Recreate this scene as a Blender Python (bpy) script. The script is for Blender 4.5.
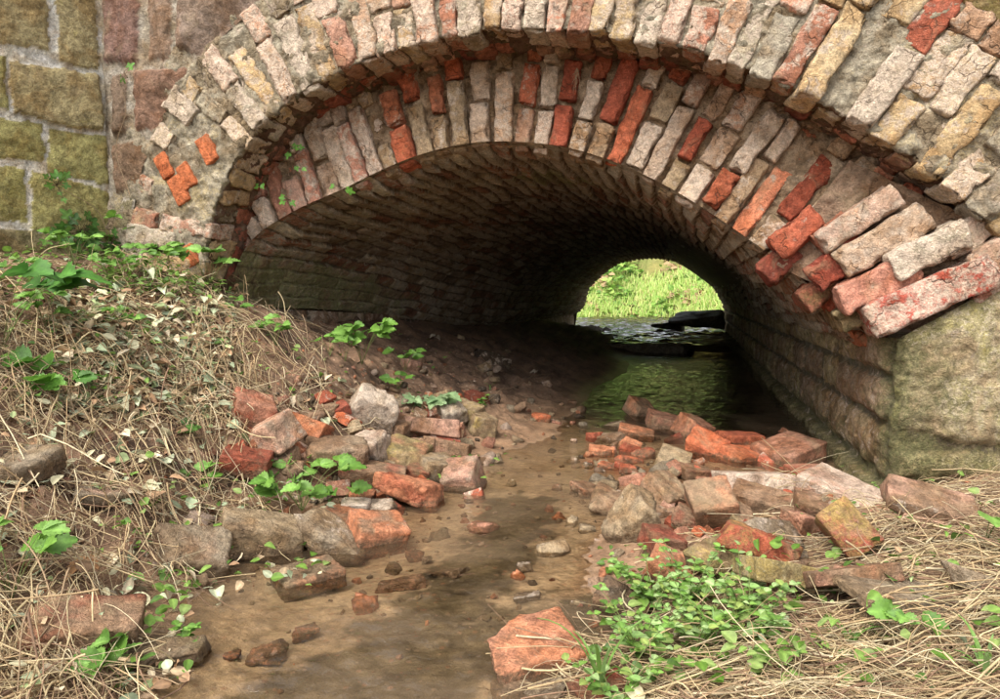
import bpy, math, random
import numpy as np
rng = np.random.default_rng(7); random.seed(7)
for o in list(bpy.data.objects): bpy.data.objects.remove(o)
SC = bpy.context.scene; COL = SC.collection
# ---------------------------------------------------------------- camera, world, sun, exposure
FPX, CXP, CYP = 680., 500., 349.5
VP = (683., 293.)
CAM = np.array([0, 0, .56])
_d = np.array([(VP[0]-CXP)/FPX, -(VP[1]-CYP)/FPX, -1.]); _d /= np.linalg.norm(_d)
YAW = math.asin(_d[0]); PITCH = math.asin(_d[1]/math.cos(YAW))
cR = np.array([math.cos(YAW), math.sin(YAW), 0])
cF = np.array([-math.sin(YAW)*math.cos(PITCH), math.cos(YAW)*math.cos(PITCH), -math.sin(PITCH)])
cU = np.cross(cR, cF)
cam = bpy.data.cameras.new('camera'); camo = bpy.data.objects.new('camera', cam); COL.objects.link(camo)
cam.sensor_width = 36; cam.lens = 36*FPX/1000; cam.clip_start = .02; cam.clip_end = 500
camo.location = CAM; camo.rotation_euler = (math.pi/2-PITCH, 0, YAW)
SC.camera = camo
SUN_EL, SUN_AZ = math.radians(52), math.radians(200)     # azimuth clockwise from +Y
wd = bpy.data.worlds.new('World'); SC.world = wd; wd.use_nodes = True
nt = wd.node_tree; bg = nt.nodes['Background']
sky = nt.nodes.new('ShaderNodeTexSky'); sky.sky_type = 'NISHITA'; sky.sun_disc = False
sky.sun_elevation = SUN_EL; sky.sun_rotation = SUN_AZ; sky.dust_density = 3; sky.air_density = 1; sky.ozone_density = .5
hs = nt.nodes.new('ShaderNodeHueSaturation'); hs.inputs['Saturation'].default_value = .18
nt.links.new(sky.outputs[0], hs.inputs['Color']); nt.links.new(hs.outputs[0], bg.inputs[0]); bg.inputs[1].default_value = .15
sl = bpy.data.lights.new('sun', 'SUN'); sl.energy = 1.15; sl.angle = math.radians(32); sl.color = (1, .91, .76)
so = bpy.data.objects.new('sun', sl); COL.objects.link(so)
sd = np.array([math.sin(SUN_AZ)*math.cos(SUN_EL), math.cos(SUN_AZ)*math.cos(SUN_EL), math.sin(SUN_EL)])
from mathutils import Vector
so.rotation_euler = Vector(-sd).to_track_quat('-Z', 'Y').to_euler()
SC.view_settings.view_transform = 'Standard'; SC.view_settings.look = 'None'
SC.view_settings.exposure = 1.48; SC.view_settings.gamma = 1
SC.cycles.max_bounces = 8; SC.cycles.diffuse_bounces = 6; SC.cycles.transparent_max_bounces = 12
SC.cycles.use_denoising = True

def ray(px, py): return cR*(px-CXP)/FPX - cU*(py-CYP)/FPX + cF
def at_y(px, py, Y):
    d = ray(px, py); return CAM + d*Y/d[1]
# ---------------------------------------------------------------- noise
_P = np.random.default_rng(3).permutation(4096).astype(np.int64)
_G = np.random.default_rng(4).normal(size=(4096, 3)); _G /= np.linalg.norm(_G, axis=1)[:, None]
def noise3(p):
    p = np.asarray(p, float); i = np.floor(p).astype(np.int64); f = p-i
    u = f*f*f*(f*(f*6-15)+10); out = np.zeros(len(p))
    for dx in (0, 1):
        hx = _P[(i[:, 0]+dx) & 4095]; wx = u[:, 0] if dx else 1-u[:, 0]
        for dy in (0, 1):
            hy = _P[(hx+i[:, 1]+dy) & 4095]; wy = wx*(u[:, 1] if dy else 1-u[:, 1])
            for dz in (0, 1):
                g = _G[_P[(hy+i[:, 2]+dz) & 4095]]
                w = wy*(u[:, 2] if dz else 1-u[:, 2])
                out += w*((f[:, 0]-dx)*g[:, 0]+(f[:, 1]-dy)*g[:, 1]+(f[:, 2]-dz)*g[:, 2])
    return out*1.6
def fbm(p, octs=4, gain=.5):
    o = np.zeros(len(p)); a = 1.; q = np.array(p, float)
    for k in range(octs): o += a*noise3(q+k*17.3); q = q*2.03; a *= gain
    return o
def sstep(a, b, x):
    t = np.clip((x-a)/(b-a), 0, 1); return t*t*(3-2*t)
def lerp(a, b, t): return a+(b-a)*t
# ---------------------------------------------------------------- object helpers
def link(o, parent=None):
    COL.objects.link(o)
    if parent is not None: o.parent = parent
    return o
def mesh_obj(name, V, F, mat, parent=None, attrs=None, smooth=True, loc=None):
    """V (n,3); F (m,k) int array of equal-size faces or list of such arrays"""
    me = bpy.data.meshes.new(name)
    V = np.asarray(V, np.float32); Fs = F if isinstance(F, list) else [F]
    me.vertices.add(len(V)); me.vertices.foreach_set('co', V.ravel())
    nl = sum(f.size for f in Fs); nf = sum(len(f) for f in Fs)
    me.loops.add(nl); me.loops.foreach_set('vertex_index', np.concatenate([f.ravel() for f in Fs]).astype(np.int32))
    me.polygons.add(nf)
    tot = np.concatenate([np.full(len(f), f.shape[1]) for f in Fs])
    st = np.concatenate([[0], np.cumsum(tot)[:-1]])
    me.polygons.foreach_set('loop_start', st.astype(np.int32))
    me.polygons.foreach_set('use_smooth', np.full(nf, smooth))
    me.update(calc_edges=True)
    for k, a in (attrs or {}).items():
        a = np.asarray(a, np.float32)
        at = me.attributes.new(k, 'FLOAT_COLOR', 'POINT')
        at.data.foreach_set('color', np.concatenate([a, np.ones((len(a), 1), np.float32)], 1).ravel())
    me.materials.append(mat)
    o = bpy.data.objects.new(name, me)
    if loc is not None: o.location = loc
    return link(o, parent)
def empty(name, loc=(0, 0, 0)):
    o = bpy.data.objects.new(name, None); o.location = loc; o.empty_display_size = .05
    return link(o)
def tag(o, label=None, cat=None, group=None, kind=None):
    if label: o['label'] = label
    if cat: o['category'] = cat
    if group: o['group'] = group
    if kind: o['kind'] = kind
    return o
def grid_faces(n, m):
    i = np.arange(n-1)[:, None]*m+np.arange(m-1)[None, :]
    return np.stack([i, i+m, i+m+1, i+1], -1).reshape(-1, 4)
def grid_normals(P, n, m):
    g = P.reshape(n, m, 3); a = np.gradient(g, axis=0); b = np.gradient(g, axis=1)
    N = np.cross(a, b); N /= np.linalg.norm(N, axis=2)[..., None]+1e-9
    return N.reshape(-1, 3)
# ---------------------------------------------------------------- materials
def new_mat(name):
    m = bpy.data.materials.new(name); m.use_nodes = True; t = m.node_tree
    return m, t, t.nodes['Principled BSDF']
def nd(t, kind, **kw):
    n = t.nodes.new(kind)
    for k, v in kw.items():
        if k.startswith('in_'):
            n.inputs[k[3:]].default_value = v
        else: setattr(n, k, v)
    return n
def math_n(t, op, a, b=None, c=None, clamp=False):
    n = t.nodes.new('ShaderNodeMath'); n.operation = op; n.use_clamp = clamp
    for i, v in enumerate((a, b, c)):
        if v is None: continue
        if isinstance(v, (int, float)): n.inputs[i].default_value = v
        else: t.links.new(v, n.inputs[i])
    return n.outputs[0]
def mixc(t, fac, a, b, bt='MIX'):
    n = t.nodes.new('ShaderNodeMix'); n.data_type = 'RGBA'; n.blend_type = bt
    for s, v in ((0, fac), (6, a), (7, b)):
        if isinstance(v, (int, float)): n.inputs[s].default_value = v
        elif isinstance(v, tuple): n.inputs[s].default_value = v+(1,)
        else: t.links.new(v, n.inputs[s])
    return n.outputs[2]
def noise_n(t, vec, scale, detail=4, rough=.55, dist=0.):
    n = nd(t, 'ShaderNodeTexNoise'); n.inputs['Scale'].default_value = scale; n.inputs['Detail'].default_value = detail
    n.inputs['Roughness'].default_value = rough; n.inputs['Distortion'].default_value = dist
    t.links.new(vec, n.inputs['Vector']); return n.outputs['Fac']
def ramp01(t, x, a, b):
    n = t.nodes.new('ShaderNodeMapRange'); n.interpolation_type = 'SMOOTHSTEP'
    n.inputs['From Min'].default_value = a; n.inputs['From Max'].default_value = b; t.links.new(x, n.inputs['Value'])
    return n.outputs[0]
def coords(t):
    tc = nd(t, 'ShaderNodeTexCoord'); oi = nd(t, 'ShaderNodeObjectInfo')
    v = nd(t, 'ShaderNodeVectorMath', operation='SCALE'); v.inputs[0].default_value = (37, 71, 53)
    t.links.new(oi.outputs['Random'], v.inputs['Scale'])
    a = nd(t, 'ShaderNodeVectorMath', operation='ADD'); t.links.new(tc.outputs['Object'], a.inputs[0]); t.links.new(v.outputs[0], a.inputs[1])
    return a.outputs[0]
def attr(t, name):
    a = nd(t, 'ShaderNodeAttribute', attribute_name=name); return a
def masonry(name, rough=.93, bump=1., crk=1., lime=(.60, .48, .375), lichen=(.45, .35, .18), moss=(.105, .10, .04), dirt=(.075, .05, .032)):
    """col = colour of the brick or stone; wear = (lime film, lichen, moss or dirt) amounts"""
    m, t, b = new_mat(name); v = coords(t)
    col = attr(t, 'col').outputs['Color']; w = nd(t, 'ShaderNodeSeparateColor'); t.links.new(attr(t, 'wear').outputs['Color'], w.inputs[0])
    nA = noise_n(t, v, 18, 6, .62, .4); nB = noise_n(t, v, 46, 6, .68, .2); nC = noise_n(t, v, 230, 4, .7); nD = noise_n(t, v, 9, 5, .6, .8)
    nE = noise_n(t, v, 85, 5, .75, .5)
    var = math_n(t, 'MULTIPLY_ADD', nB, 2.6, -.30, clamp=False)
    var = math_n(t, 'MULTIPLY', math_n(t, 'MAXIMUM', var, .15), math_n(t, 'MULTIPLY_ADD', nC, 1.8, .10))
    c = mixc(t, ramp01(t, nD, .45, .62), col, mixc(t, 1., col, (.80, .70, .60), 'MULTIPLY'))
    c = mixc(t, 1., c, var, 'MULTIPLY')
    nL = noise_n(t, v, 4.2, 5, .62, .6); nM = noise_n(t, v, 7.5, 4, .6, 1.)
    # grains: darker pits, paler sand grains
    c = mixc(t, math_n(t, 'MULTIPLY', ramp01(t, nE, .60, .72), .35), c, (.50, .42, .32))
    c = mixc(t, math_n(t, 'MULTIPLY', ramp01(t, nE, .38, .27), .6), c, (.06, .04, .028))
    def layer(c, amt, n, colr, soft=.06, vary=.5):
        # n in about .25..74 ; shown where n < .26+.5*amt
        thr = math_n(t, 'MULTIPLY_ADD', amt, .52, .25)
        d = math_n(t, 'SUBTRACT', thr, n); f = ramp01(t, d, -soft*.2, soft)
        cc = mixc(t, 1., colr, math_n(t, 'MULTIPLY_ADD', nC, 1.8, .1), 'MULTIPLY')
        cc = mixc(t, 1., cc, math_n(t, 'MAXIMUM', math_n(t, 'MULTIPLY_ADD', nB, vary*4, 1-vary*2), .2), 'MULTIPLY')
        op = math_n(t, 'MULTIPLY_ADD', ramp01(t, nE, .36, .58), .6, .32)
        return mixc(t, math_n(t, 'MULTIPLY', f, op), c, cc)
    n1 = math_n(t, 'MULTIPLY_ADD', nA, .55, math_n(t, 'MULTIPLY', nB, .45))
    n2 = math_n(t, 'MULTIPLY_ADD', nD, .5, math_n(t, 'MULTIPLY', nE, .5))
    n3 = math_n(t, 'MULTIPLY_ADD', math_n(t, 'SUBTRACT', 1., nA), .5, math_n(t, 'MULTIPLY', nE, .5))
    c = layer(c, w.outputs[0], n1, lime)
    c = layer(c, w.outputs[1], n2, lichen)
    c = layer(c, w.outputs[2], n3, moss, .10)
    # soot, damp and old lime runs that cross from stone to stone
    c = mixc(t, math_n(t, 'MULTIPLY', ramp01(t, nL, .50, .66), .55), c, mixc(t, 1., c, (.60, .53, .42), 'MULTIPLY'))
    c = mixc(t, math_n(t, 'MULTIPLY', ramp01(t, nM, .56, .70), .32), c, (.42, .33, .20))
    t.links.new(c, b.inputs['Base Color']); b.inputs['Specular IOR Level'].default_value = .25
    b.inputs['Roughness'].default_value = rough
    vc = nd(t, 'ShaderNodeTexVoronoi'); vc.feature = 'DISTANCE_TO_EDGE'; vc.inputs['Scale'].default_value = 17
    wv = nd(t, 'ShaderNodeVectorMath', operation='ADD'); nzv = nd(t, 'ShaderNodeTexNoise'); nzv.inputs['Scale'].default_value = 30; t.links.new(v, nzv.inputs['Vector'])
    sc_ = nd(t, 'ShaderNodeVectorMath', operation='SCALE'); sc_.inputs['Scale'].default_value = .05; t.links.new(nzv.outputs['Color'], sc_.inputs[0])
    t.links.new(v, wv.inputs[0]); t.links.new(sc_.outputs[0], wv.inputs[1]); t.links.new(wv.outputs[0], vc.inputs['Vector'])
    crack = math_n(t, 'MULTIPLY', ramp01(t, vc.outputs['Distance'], .035, .0), math_n(t, 'MULTIPLY', ramp01(t, nD, .5, .6), crk))
    c = mixc(t, math_n(t, 'MULTIPLY', crack, .7), c, (.05, .032, .02)); t.links.new(c, b.inputs['Base Color'])
    h = math_n(t, 'MULTIPLY_ADD', nC, .45, math_n(t, 'MULTIPLY_ADD', nB, 2.2, math_n(t, 'MULTIPLY', nE, 1.5)))
    h = math_n(t, 'MULTIPLY_ADD', crack, -.6, h)
    bp = nd(t, 'ShaderNodeBump'); bp.inputs['Strength'].default_value = .85*bump; bp.inputs['Distance'].default_value = .009
    t.links.new(h, bp.inputs['Height']); t.links.new(bp.outputs[0], b.inputs['Normal'])
    return m
M_BR = masonry('old_brick')
M_WET = masonry('damp_brick', rough=.42, bump=.7, moss=(.09, .06, .035))
M_LOOSE = masonry('loose_brick', rough=.8, bump=.9, crk=.5, moss=(.13, .085, .05), lichen=(.36, .26, .08))
M_ST = masonry('sandstone', bump=1.2, crk=0., lichen=(.34, .29, .09), moss=(.115, .11, .045))
M_VT = masonry('vault_brick', bump=1.2, crk=0., lime=(.46, .40, .31), moss=(.14, .10, .062), lichen=(.24, .25, .10))
def ground_mat():
    m, t, b = new_mat('soil'); v = coords(t)
    col = attr(t, 'col').outputs['Color']; w = nd(t, 'ShaderNodeSeparateColor'); t.links.new(attr(t, 'wear').outputs['Color'], w.inputs[0])
    nA = noise_n(t, v, 14, 6, .65, .3); nB = noise_n(t, v, 60, 6, .7); nC = noise_n(t, v, 260, 3, .7)
    vo = nd(t, 'ShaderNodeTexVoronoi'); vo.inputs['Scale'].default_value = 75; vo.inputs['Randomness'].default_value = 1; t.links.new(v, vo.inputs['Vector'])
    c = mixc(t, 1., col, math_n(t, 'MULTIPLY_ADD', nB, 1.7, .15), 'MULTIPLY')
    c = mixc(t, 1., c, math_n(t, 'MULTIPLY_ADD', nA, 1.3, .35), 'MULTIPLY')
    sepv = nd(t, 'ShaderNodeSeparateColor'); t.links.new(vo.outputs['Color'], sepv.inputs[0])
    g = math_n(t, 'MULTIPLY', ramp01(t, sepv.outputs[0], .78, .82), ramp01(t, vo.outputs['Distance'], .42, .3))
    g = math_n(t, 'MULTIPLY', g, w.outputs[1])
    peb = mixc(t, sepv.outputs[1], (.36, .13, .06), (.42, .34, .25))
    c = mixc(t, g, c, peb)
    t.links.new(c, b.inputs['Base Color'])
    r = math_n(t, 'MULTIPLY_ADD', w.outputs[0], -.55, .95); t.links.new(r, b.inputs['Roughness'])
    b.inputs['Specular IOR Level'].default_value = .4
    h = math_n(t, 'ADD', math_n(t, 'MULTIPLY', nB, 3.), math_n(t, 'MULTIPLY_ADD', nC, .8, math_n(t, 'MULTIPLY', g, .8)))
    bp = nd(t, 'ShaderNodeBump'); bp.inputs['Strength'].default_value = .8; bp.inputs['Distance'].default_value = .004
    t.links.new(h, bp.inputs['Height']); t.links.new(bp.outputs[0], b.inputs['Normal'])
    return m
M_GR = ground_mat()
def leaf_mat(name, rough=.5, trans=.35):
    m, t, b = new_mat(name); v = coords(t)
    col = attr(t, 'col').outputs['Color']; n = noise_n(t, v, 120, 4, .6); n2 = noise_n(t, v, 25, 3, .6)
    c = mixc(t, 1., col, math_n(t, 'MULTIPLY_ADD', n, 1.0, .5), 'MULTIPLY')
    c = mixc(t, 1., c, math_n(t, 'MULTIPLY_ADD', n2, 1.0, .5), 'MULTIPLY')
    t.links.new(c, b.inputs['Base Color']); b.inputs['Roughness'].default_value = rough; b.inputs['Specular IOR Level'].default_value = .35
    bp = nd(t, 'ShaderNodeBump'); bp.inputs['Strength'].default_value = .4; bp.inputs['Distance'].default_value = .002
    t.links.new(n, bp.inputs['Height']); t.links.new(bp.outputs[0], b.inputs['Normal'])
    tr = nd(t, 'ShaderNodeBsdfTranslucent'); t.links.new(c, tr.inputs['Color'])
    mx = nd(t, 'ShaderNodeMixShader'); mx.inputs[0].default_value = trans
    t.links.new(b.outputs[0], mx.inputs[1]); t.links.new(tr.outputs[0], mx.inputs[2])
    t.links.new(mx.outputs[0], t.nodes['Material Output'].inputs['Surface'])
    return m
M_LEAF = leaf_mat('leaf_green'); M_DRY = leaf_mat('dry_plant', .8, .2)
def water_mat(name, murk, murkcol, tint=(.72, .60, .45)):
    m, t, b = new_mat(name); t.nodes.remove(b); v = coords(t)
    tr = nd(t, 'ShaderNodeBsdfTransparent'); tr.inputs[0].default_value = tint+(1,)
    df = nd(t, 'ShaderNodeBsdfDiffuse'); df.inputs[0].default_value = murkcol+(1,)
    gl = nd(t, 'ShaderNodeBsdfGlossy'); gl.inputs['Roughness'].default_value = .03
    nz = noise_n(t, v, 3.5, 4, .6, .5)
    f = math_n(t, 'MULTIPLY', ramp01(t, nz, .35, .65), murk)
    m1 = nd(t, 'ShaderNodeMixShader'); t.links.new(f, m1.inputs[0]); t.links.new(tr.outputs[0], m1.inputs[1]); t.links.new(df.outputs[0], m1.inputs[2])
    fr = nd(t, 'ShaderNodeFresnel'); fr.inputs[0].default_value = 1.42
    nB = noise_n(t, v, 55, 3, .5, .6)
    bp = nd(t, 'ShaderNodeBump'); bp.inputs['Strength'].default_value = .7; bp.inputs['Distance'].default_value = .008
    t.links.new(nB, bp.inputs['Height'])
    for x in (gl, fr): t.links.new(bp.outputs[0], x.inputs['Normal'])
    m2 = nd(t, 'ShaderNodeMixShader'); t.links.new(fr.outputs[0], m2.inputs[0]); t.links.new(m1.outputs[0], m2.inputs[1]); t.links.new(gl.outputs[0], m2.inputs[2])
    t.links.new(m2.outputs[0], t.nodes['Material Output'].inputs['Surface'])
    return m
M_WATER = water_mat('stream_water', .18, (.36, .26, .17), (.93, .87, .77))
M_WATER2 = water_mat('upstream_water', .5, (.12, .10, .06))
# ---------------------------------------------------------------- curves in the facade plane
def catmull(P, n):
    P = np.array(P, float); P = np.vstack([2*P[0]-P[1], P, 2*P[-1]-P[-2]]); out = []
    k = 40
    for i in range(1, len(P)-2):
        t = np.linspace(0, 1, k, endpoint=False)[:, None]
        a, b, c, d = P[i-1], P[i], P[i+1], P[i+2]
        out.append(.5*(2*b+(c-a)*t+(2*a-5*b+4*c-d)*t*t+(3*b-a-3*c+d)*t**3))
    Q = np.vstack(out+[P[-2][None]]); L = np.concatenate([[0], np.cumsum(np.linalg.norm(np.diff(Q, axis=0), axis=1))])
    s = np.linspace(0, L[-1], n)
    return np.stack([np.interp(s, L, Q[:, i]) for i in range(Q.shape[1])], 1), s
class Curve:
    def __init__(s, pts, n=600, sm=25):
        s.P, s.S = catmull(pts, n); s.L = s.S[-1]
        T = np.gradient(s.P, axis=0)
        k = np.ones(sm)/sm
        T = np.stack([np.convolve(np.pad(T[:, i], sm//2, 'edge'), k, 'valid') for i in (0, 1)], 1)
        T /= np.linalg.norm(T, axis=1)[:, None]; s.T = T; s.N = np.stack([-T[:, 1], T[:, 0]], 1)   # left-to-right curve: N points up/outwards
    def at(s, q):
        f = lambda A: np.stack([np.interp(q, s.S, A[:, 0]), np.interp(q, s.S, A[:, 1])], -1)
        N = f(s.N); N /= np.linalg.norm(N, axis=-1)[..., None]; T = np.stack([N[..., 1], -N[..., 0]], -1)
        return f(s.P), T, N
O_C = Curve([(-1.60, .50), (-1.565, .70), (-1.515, .87), (-1.41, 1.03), (-1.276, 1.145), (-1.093, 1.235), (-.85, 1.303), (-.6, 1.325), (-.358, 1.305),
             (-.131, 1.257), (.084, 1.187), (.289, 1.08), (.45, .975), (.61, .855), (.77, .70), (.88, .56)])
I_C = Curve([(-1.66, .57), (-1.60, .68), (-1.50, .765), (-1.333, .84), (-1.14, .905), (-.945, .98), (-.78, 1.022), (-.61, 1.036), (-.391, 1.01), (-.2, .945), (-.016, .846),
             (.164, .72), (.336, .584), (.455, .48), (.52, .40)])
# ---------------------------------------------------------------- brick batch
def cube_template(nx, ny, nz, clus=.45):
    idx = {}; V = []; F = []
    def vid(i, j, k):
        q = (i, j, k)
        if q not in idx: idx[q] = len(V); V.append(q)
        return idx[q]
    for (a, na, b, nb, c, nc) in ((0, nx, 1, ny, 2, nz), (1, ny, 2, nz, 0, nx), (2, nz, 0, nx, 1, ny)):
        for side in (0, nc):
            for i in range(na):
                for j in range(nb):
                    q = []
                    for (u, w) in ((i, j), (i+1, j), (i+1, j+1), (i, j+1)):
                        r = [0, 0, 0]; r[a] = u; r[b] = w; r[c] = side; q.append(vid(*r))
                    F.append(q if side else q[::-1])
    V = np.array(V, float)/np.array([nx, ny, nz])*2-1
    V = (1-clus)*V+clus*np.sin(V*math.pi/2)
    return V, np.array(F)
TB = cube_template(7, 9, 16)
def brick_pts(tmpl, h, r=.007, amp=1., seed=0., taper=0.):
    V = tmpl[0]*h; q = np.clip(V, -(h-r), h-r); d = V-q; n = np.linalg.norm(d, axis=1); n[n == 0] = 1
    dn = d/n[:, None]
    s = np.array([seed*3.1, seed*7.7, seed*1.3])
    edge = sstep(1.15, 1.8, (np.abs(d)/r > .6).sum(1)+.0)          # 1 along edges
    P = q+dn*np.minimum(n, r)[:, None]
    lo = np.stack([noise3(P/.07+s), noise3(P/.07+s+31), noise3(P/.07+s+77)], 1)*.007
    nf = fbm(P/.035+s, 4, .6)*.0040
    chip = np.maximum(0, fbm(P/.030+s+9, 3)-.12)*edge*.034
    P = P+(lo+dn*(nf-chip)[:, None])*amp
    if taper: P[:, 0] *= 1+taper*P[:, 2]/h[2]
    return P
class Batch:
    def __init__(s): s.V = []; s.F = []; s.c = []; s.w = []; s.n = 0
    def add(s, P, F, c, w):
        s.V.append(P); s.F.append(F+s.n); s.n += len(P)
        s.c.append(np.broadcast_to(c, P.shape)); s.w.append(np.broadcast_to(w, P.shape))
    def brick(s, cen, A, h, col, wear, seed, tmpl=TB, **kw):
        P = brick_pts(tmpl, np.asarray(h), seed=seed, **kw)
        s.add(np.asarray(cen)+P@np.asarray(A), tmpl[1], col, wear)
    def build(s, name, mat, parent):
        return mesh_obj(name, np.vstack(s.V), np.vstack(s.F), mat, parent, {'col': np.vstack(s.c), 'wear': np.vstack(s.w)})
def pick(L, jit=.12):
    c = np.array(L[rng.integers(len(L))]); return np.clip(c*(1+rng.normal()*jit), .01, .9)

# =============================================================== THE BRIDGE
BR = tag(empty('brick_arch_bridge', (-.5, 2.0, 0)), 'old low brick arch bridge with two stepped arch rings and a long vaulted stream tunnel', 'bridge')
class _Off:  # parts are built in world coordinates and shifted back under the Empty
    pass
def bpart(o): o.location = (.5, -2.0, 0); return o
FY = 2.0
# --- outer arch ring: voussoirs
red = [(.33, .10, .06), (.28, .085, .055), (.37, .14, .085)]
pinkb = [(.42, .23, .16), (.47, .29, .205), (.38, .18, .12), (.41, .265, .175)]
ochre = [(.46, .33, .18), (.49, .37, .22), (.42, .29, .16)]
greyb = [(.33, .285, .21), (.38, .33, .25)]
REPL = [(208, 150, 10, 17), (165, 166, 9, 16), (187, 176, 9, 16), (180, 190, 10, 18), (191, 256, 9, 14)]
B = Batch(); s = .03
rep_xz = [at_y(a, b, FY)[[0, 2]] for a, b, _, _ in REPL]
while s < O_C.L-.01:
    w = rng.uniform(.052, .074); P, T, N = O_C.at(s+w/2)
    xx = P[0]; r = rng.uniform(-.008, .010); tot = .30+.09*sstep(.1, .7, xx)+.03*rng.random()
    tw = rng.normal()*.04
    N2 = N*math.cos(tw)+T*math.sin(tw); T2 = np.array([N2[1], -N2[0]])
    while r < tot-.04:
        L = rng.choice([.12, .25, .17, .21], p=[.35, .3, .15, .2]); L = min(L, tot-r+.02)
        if L < .045: break
        c2 = P+N2*(r+L/2)+T2*rng.normal()*.002
        near_rep = any(np.linalg.norm(c2-q) < .05 for q in rep_xz)
        proud = rng.uniform(.002, .014)+(.012 if xx > .2 else 0)*rng.random()
        if rng.random() < .04: proud = -.03
        warm = sstep(-.2, .7, xx)*.5+sstep(-1.1, -1.6, xx)*.35
        u = rng.random()
        pal = ochre if u < .24+warm*.4 else (pinkb if u < .74 else greyb)
        low = r < .06
        col = pick(pal); wear = np.array([rng.uniform(.35, .75), rng.uniform(.1, .35)+warm*.2, rng.uniform(.0, .25)])
        if rng.random() < .045: col = pick(red); wear[0] = .35
        if near_rep: proud = -.02
        dep = .125
        Ax = np.array([[T2[0], 0, T2[1]], [0, 1, 0], [N2[0], 0, N2[1]]])
        q1, q2 = rng.normal(size=2)*.045; Ax = np.array([[1, q1, 0], [-q1, 1, -q2], [0, q2, 1]])@Ax
        B.brick([c2[0], FY-proud+dep/2, c2[1]], Ax, (w/2*(1.0+.45*r), dep/2, L/2-.001), col, wear, rng.random()*900, r=.004, amp=1.15, taper=.05)
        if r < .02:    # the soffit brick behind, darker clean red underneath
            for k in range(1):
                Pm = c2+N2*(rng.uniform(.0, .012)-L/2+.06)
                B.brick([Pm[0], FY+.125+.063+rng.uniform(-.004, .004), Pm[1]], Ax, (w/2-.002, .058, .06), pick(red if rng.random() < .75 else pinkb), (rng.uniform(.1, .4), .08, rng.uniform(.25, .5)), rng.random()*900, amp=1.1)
        r += L+.006
    s += w+rng.uniform(.002, .007)
bpart(B.build('outer_arch_ring', M_BR, BR))
# --- mortar bed behind the outer ring, wrapping onto its soffit
def sheet(name, curve, s0, s1, ns, rs, Yfun, amp, colf, wearf, mat, rfun=None, flip=False):
    S = np.linspace(s0, s1, ns); P, T, N = curve.at(S); nr = len(rs)
    X = P[:, None, :]+N[:, None, :]*(rs[None, :, None] if rfun is None else rfun(S)[:, None, None]*rs[None, :, None])
    Y = Yfun(S[:, None], rs[None, :])*np.ones((ns, nr))
    V = np.stack([X[..., 0], Y, X[..., 1]], -1).reshape(-1, 3)
    Nn = grid_normals(V, ns, nr)
    V = V+Nn*(fbm(V/.06, 5, .6)*amp)[:, None]
    return V, grid_faces(ns, nr)
def part_mesh(name, V, F, c, w, mat): return bpart(mesh_obj(name, V, F, mat, BR, {'col': c, 'wear': w}))
def vcol(V, a, b, sc=.05, off=0.):
    t = np.clip(fbm(V/sc+off, 3)*.9+.5, 0, 1)[:, None]; return np.array(a)*(1-t)+np.array(b)*t
rs = np.concatenate([np.linspace(-.27, -.005, 30), np.linspace(.0, .42, 90)])
nsO = 640
S = np.linspace(0, O_C.L, nsO); P, T, N = O_C.at(S)
rr = np.where(rs < 0, .012, rs+.012)
X = P[:, None, :]+N[:, None, :]*rr[None, :, None]
Y = np.where(rs < 0, FY+.006-rs, FY+.001)
V = np.stack([X[..., 0], np.broadcast_to(Y, X.shape[:2]), X[..., 1]], -1).reshape(-1, 3)
NV = grid_normals(V, nsO, len(rs)); V = V+NV*(fbm(V/.045, 5, .62)*.011)[:, None]
mort = vcol(V, (.24, .21, .155), (.38, .33, .245))
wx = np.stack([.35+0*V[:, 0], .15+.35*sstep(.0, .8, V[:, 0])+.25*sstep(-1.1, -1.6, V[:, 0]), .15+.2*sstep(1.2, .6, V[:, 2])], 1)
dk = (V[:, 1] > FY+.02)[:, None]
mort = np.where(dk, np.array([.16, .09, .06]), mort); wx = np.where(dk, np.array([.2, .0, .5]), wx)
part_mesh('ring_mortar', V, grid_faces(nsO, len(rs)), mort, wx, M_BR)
# --- replacement bricks: flush, clean orange, each a part
for i, (a, b, w_, h_) in enumerate(REPL):
    c = at_y(a, b, FY); ang = math.radians(-38 if i < 4 else -20)
    T2 = np.array([math.cos(ang), math.sin(ang)]) if i < 4 else np.array([1, 0]); 
    ang = math.radians(28); N2 = np.array([-math.sin(ang), math.cos(ang)]); T2 = np.array([N2[1], -N2[0]])
    q = Batch(); Ax = np.array([[T2[0], 0, T2[1]], [0, 1, 0], [N2[0], 0, N2[1]]])
    q.brick([c[0], FY-.010+.03, c[2]], Ax, (w_*.0028, .03, h_*.0034*.80), (.50, .15, .06), (.0, .0, .0), 50+i*9, r=.003, amp=.25)
    o = bpart(q.build('replacement_brick', M_BR, BR))
    if i == 0: o['label'] = 'clean orange replacement brick apart from the other three'
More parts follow.
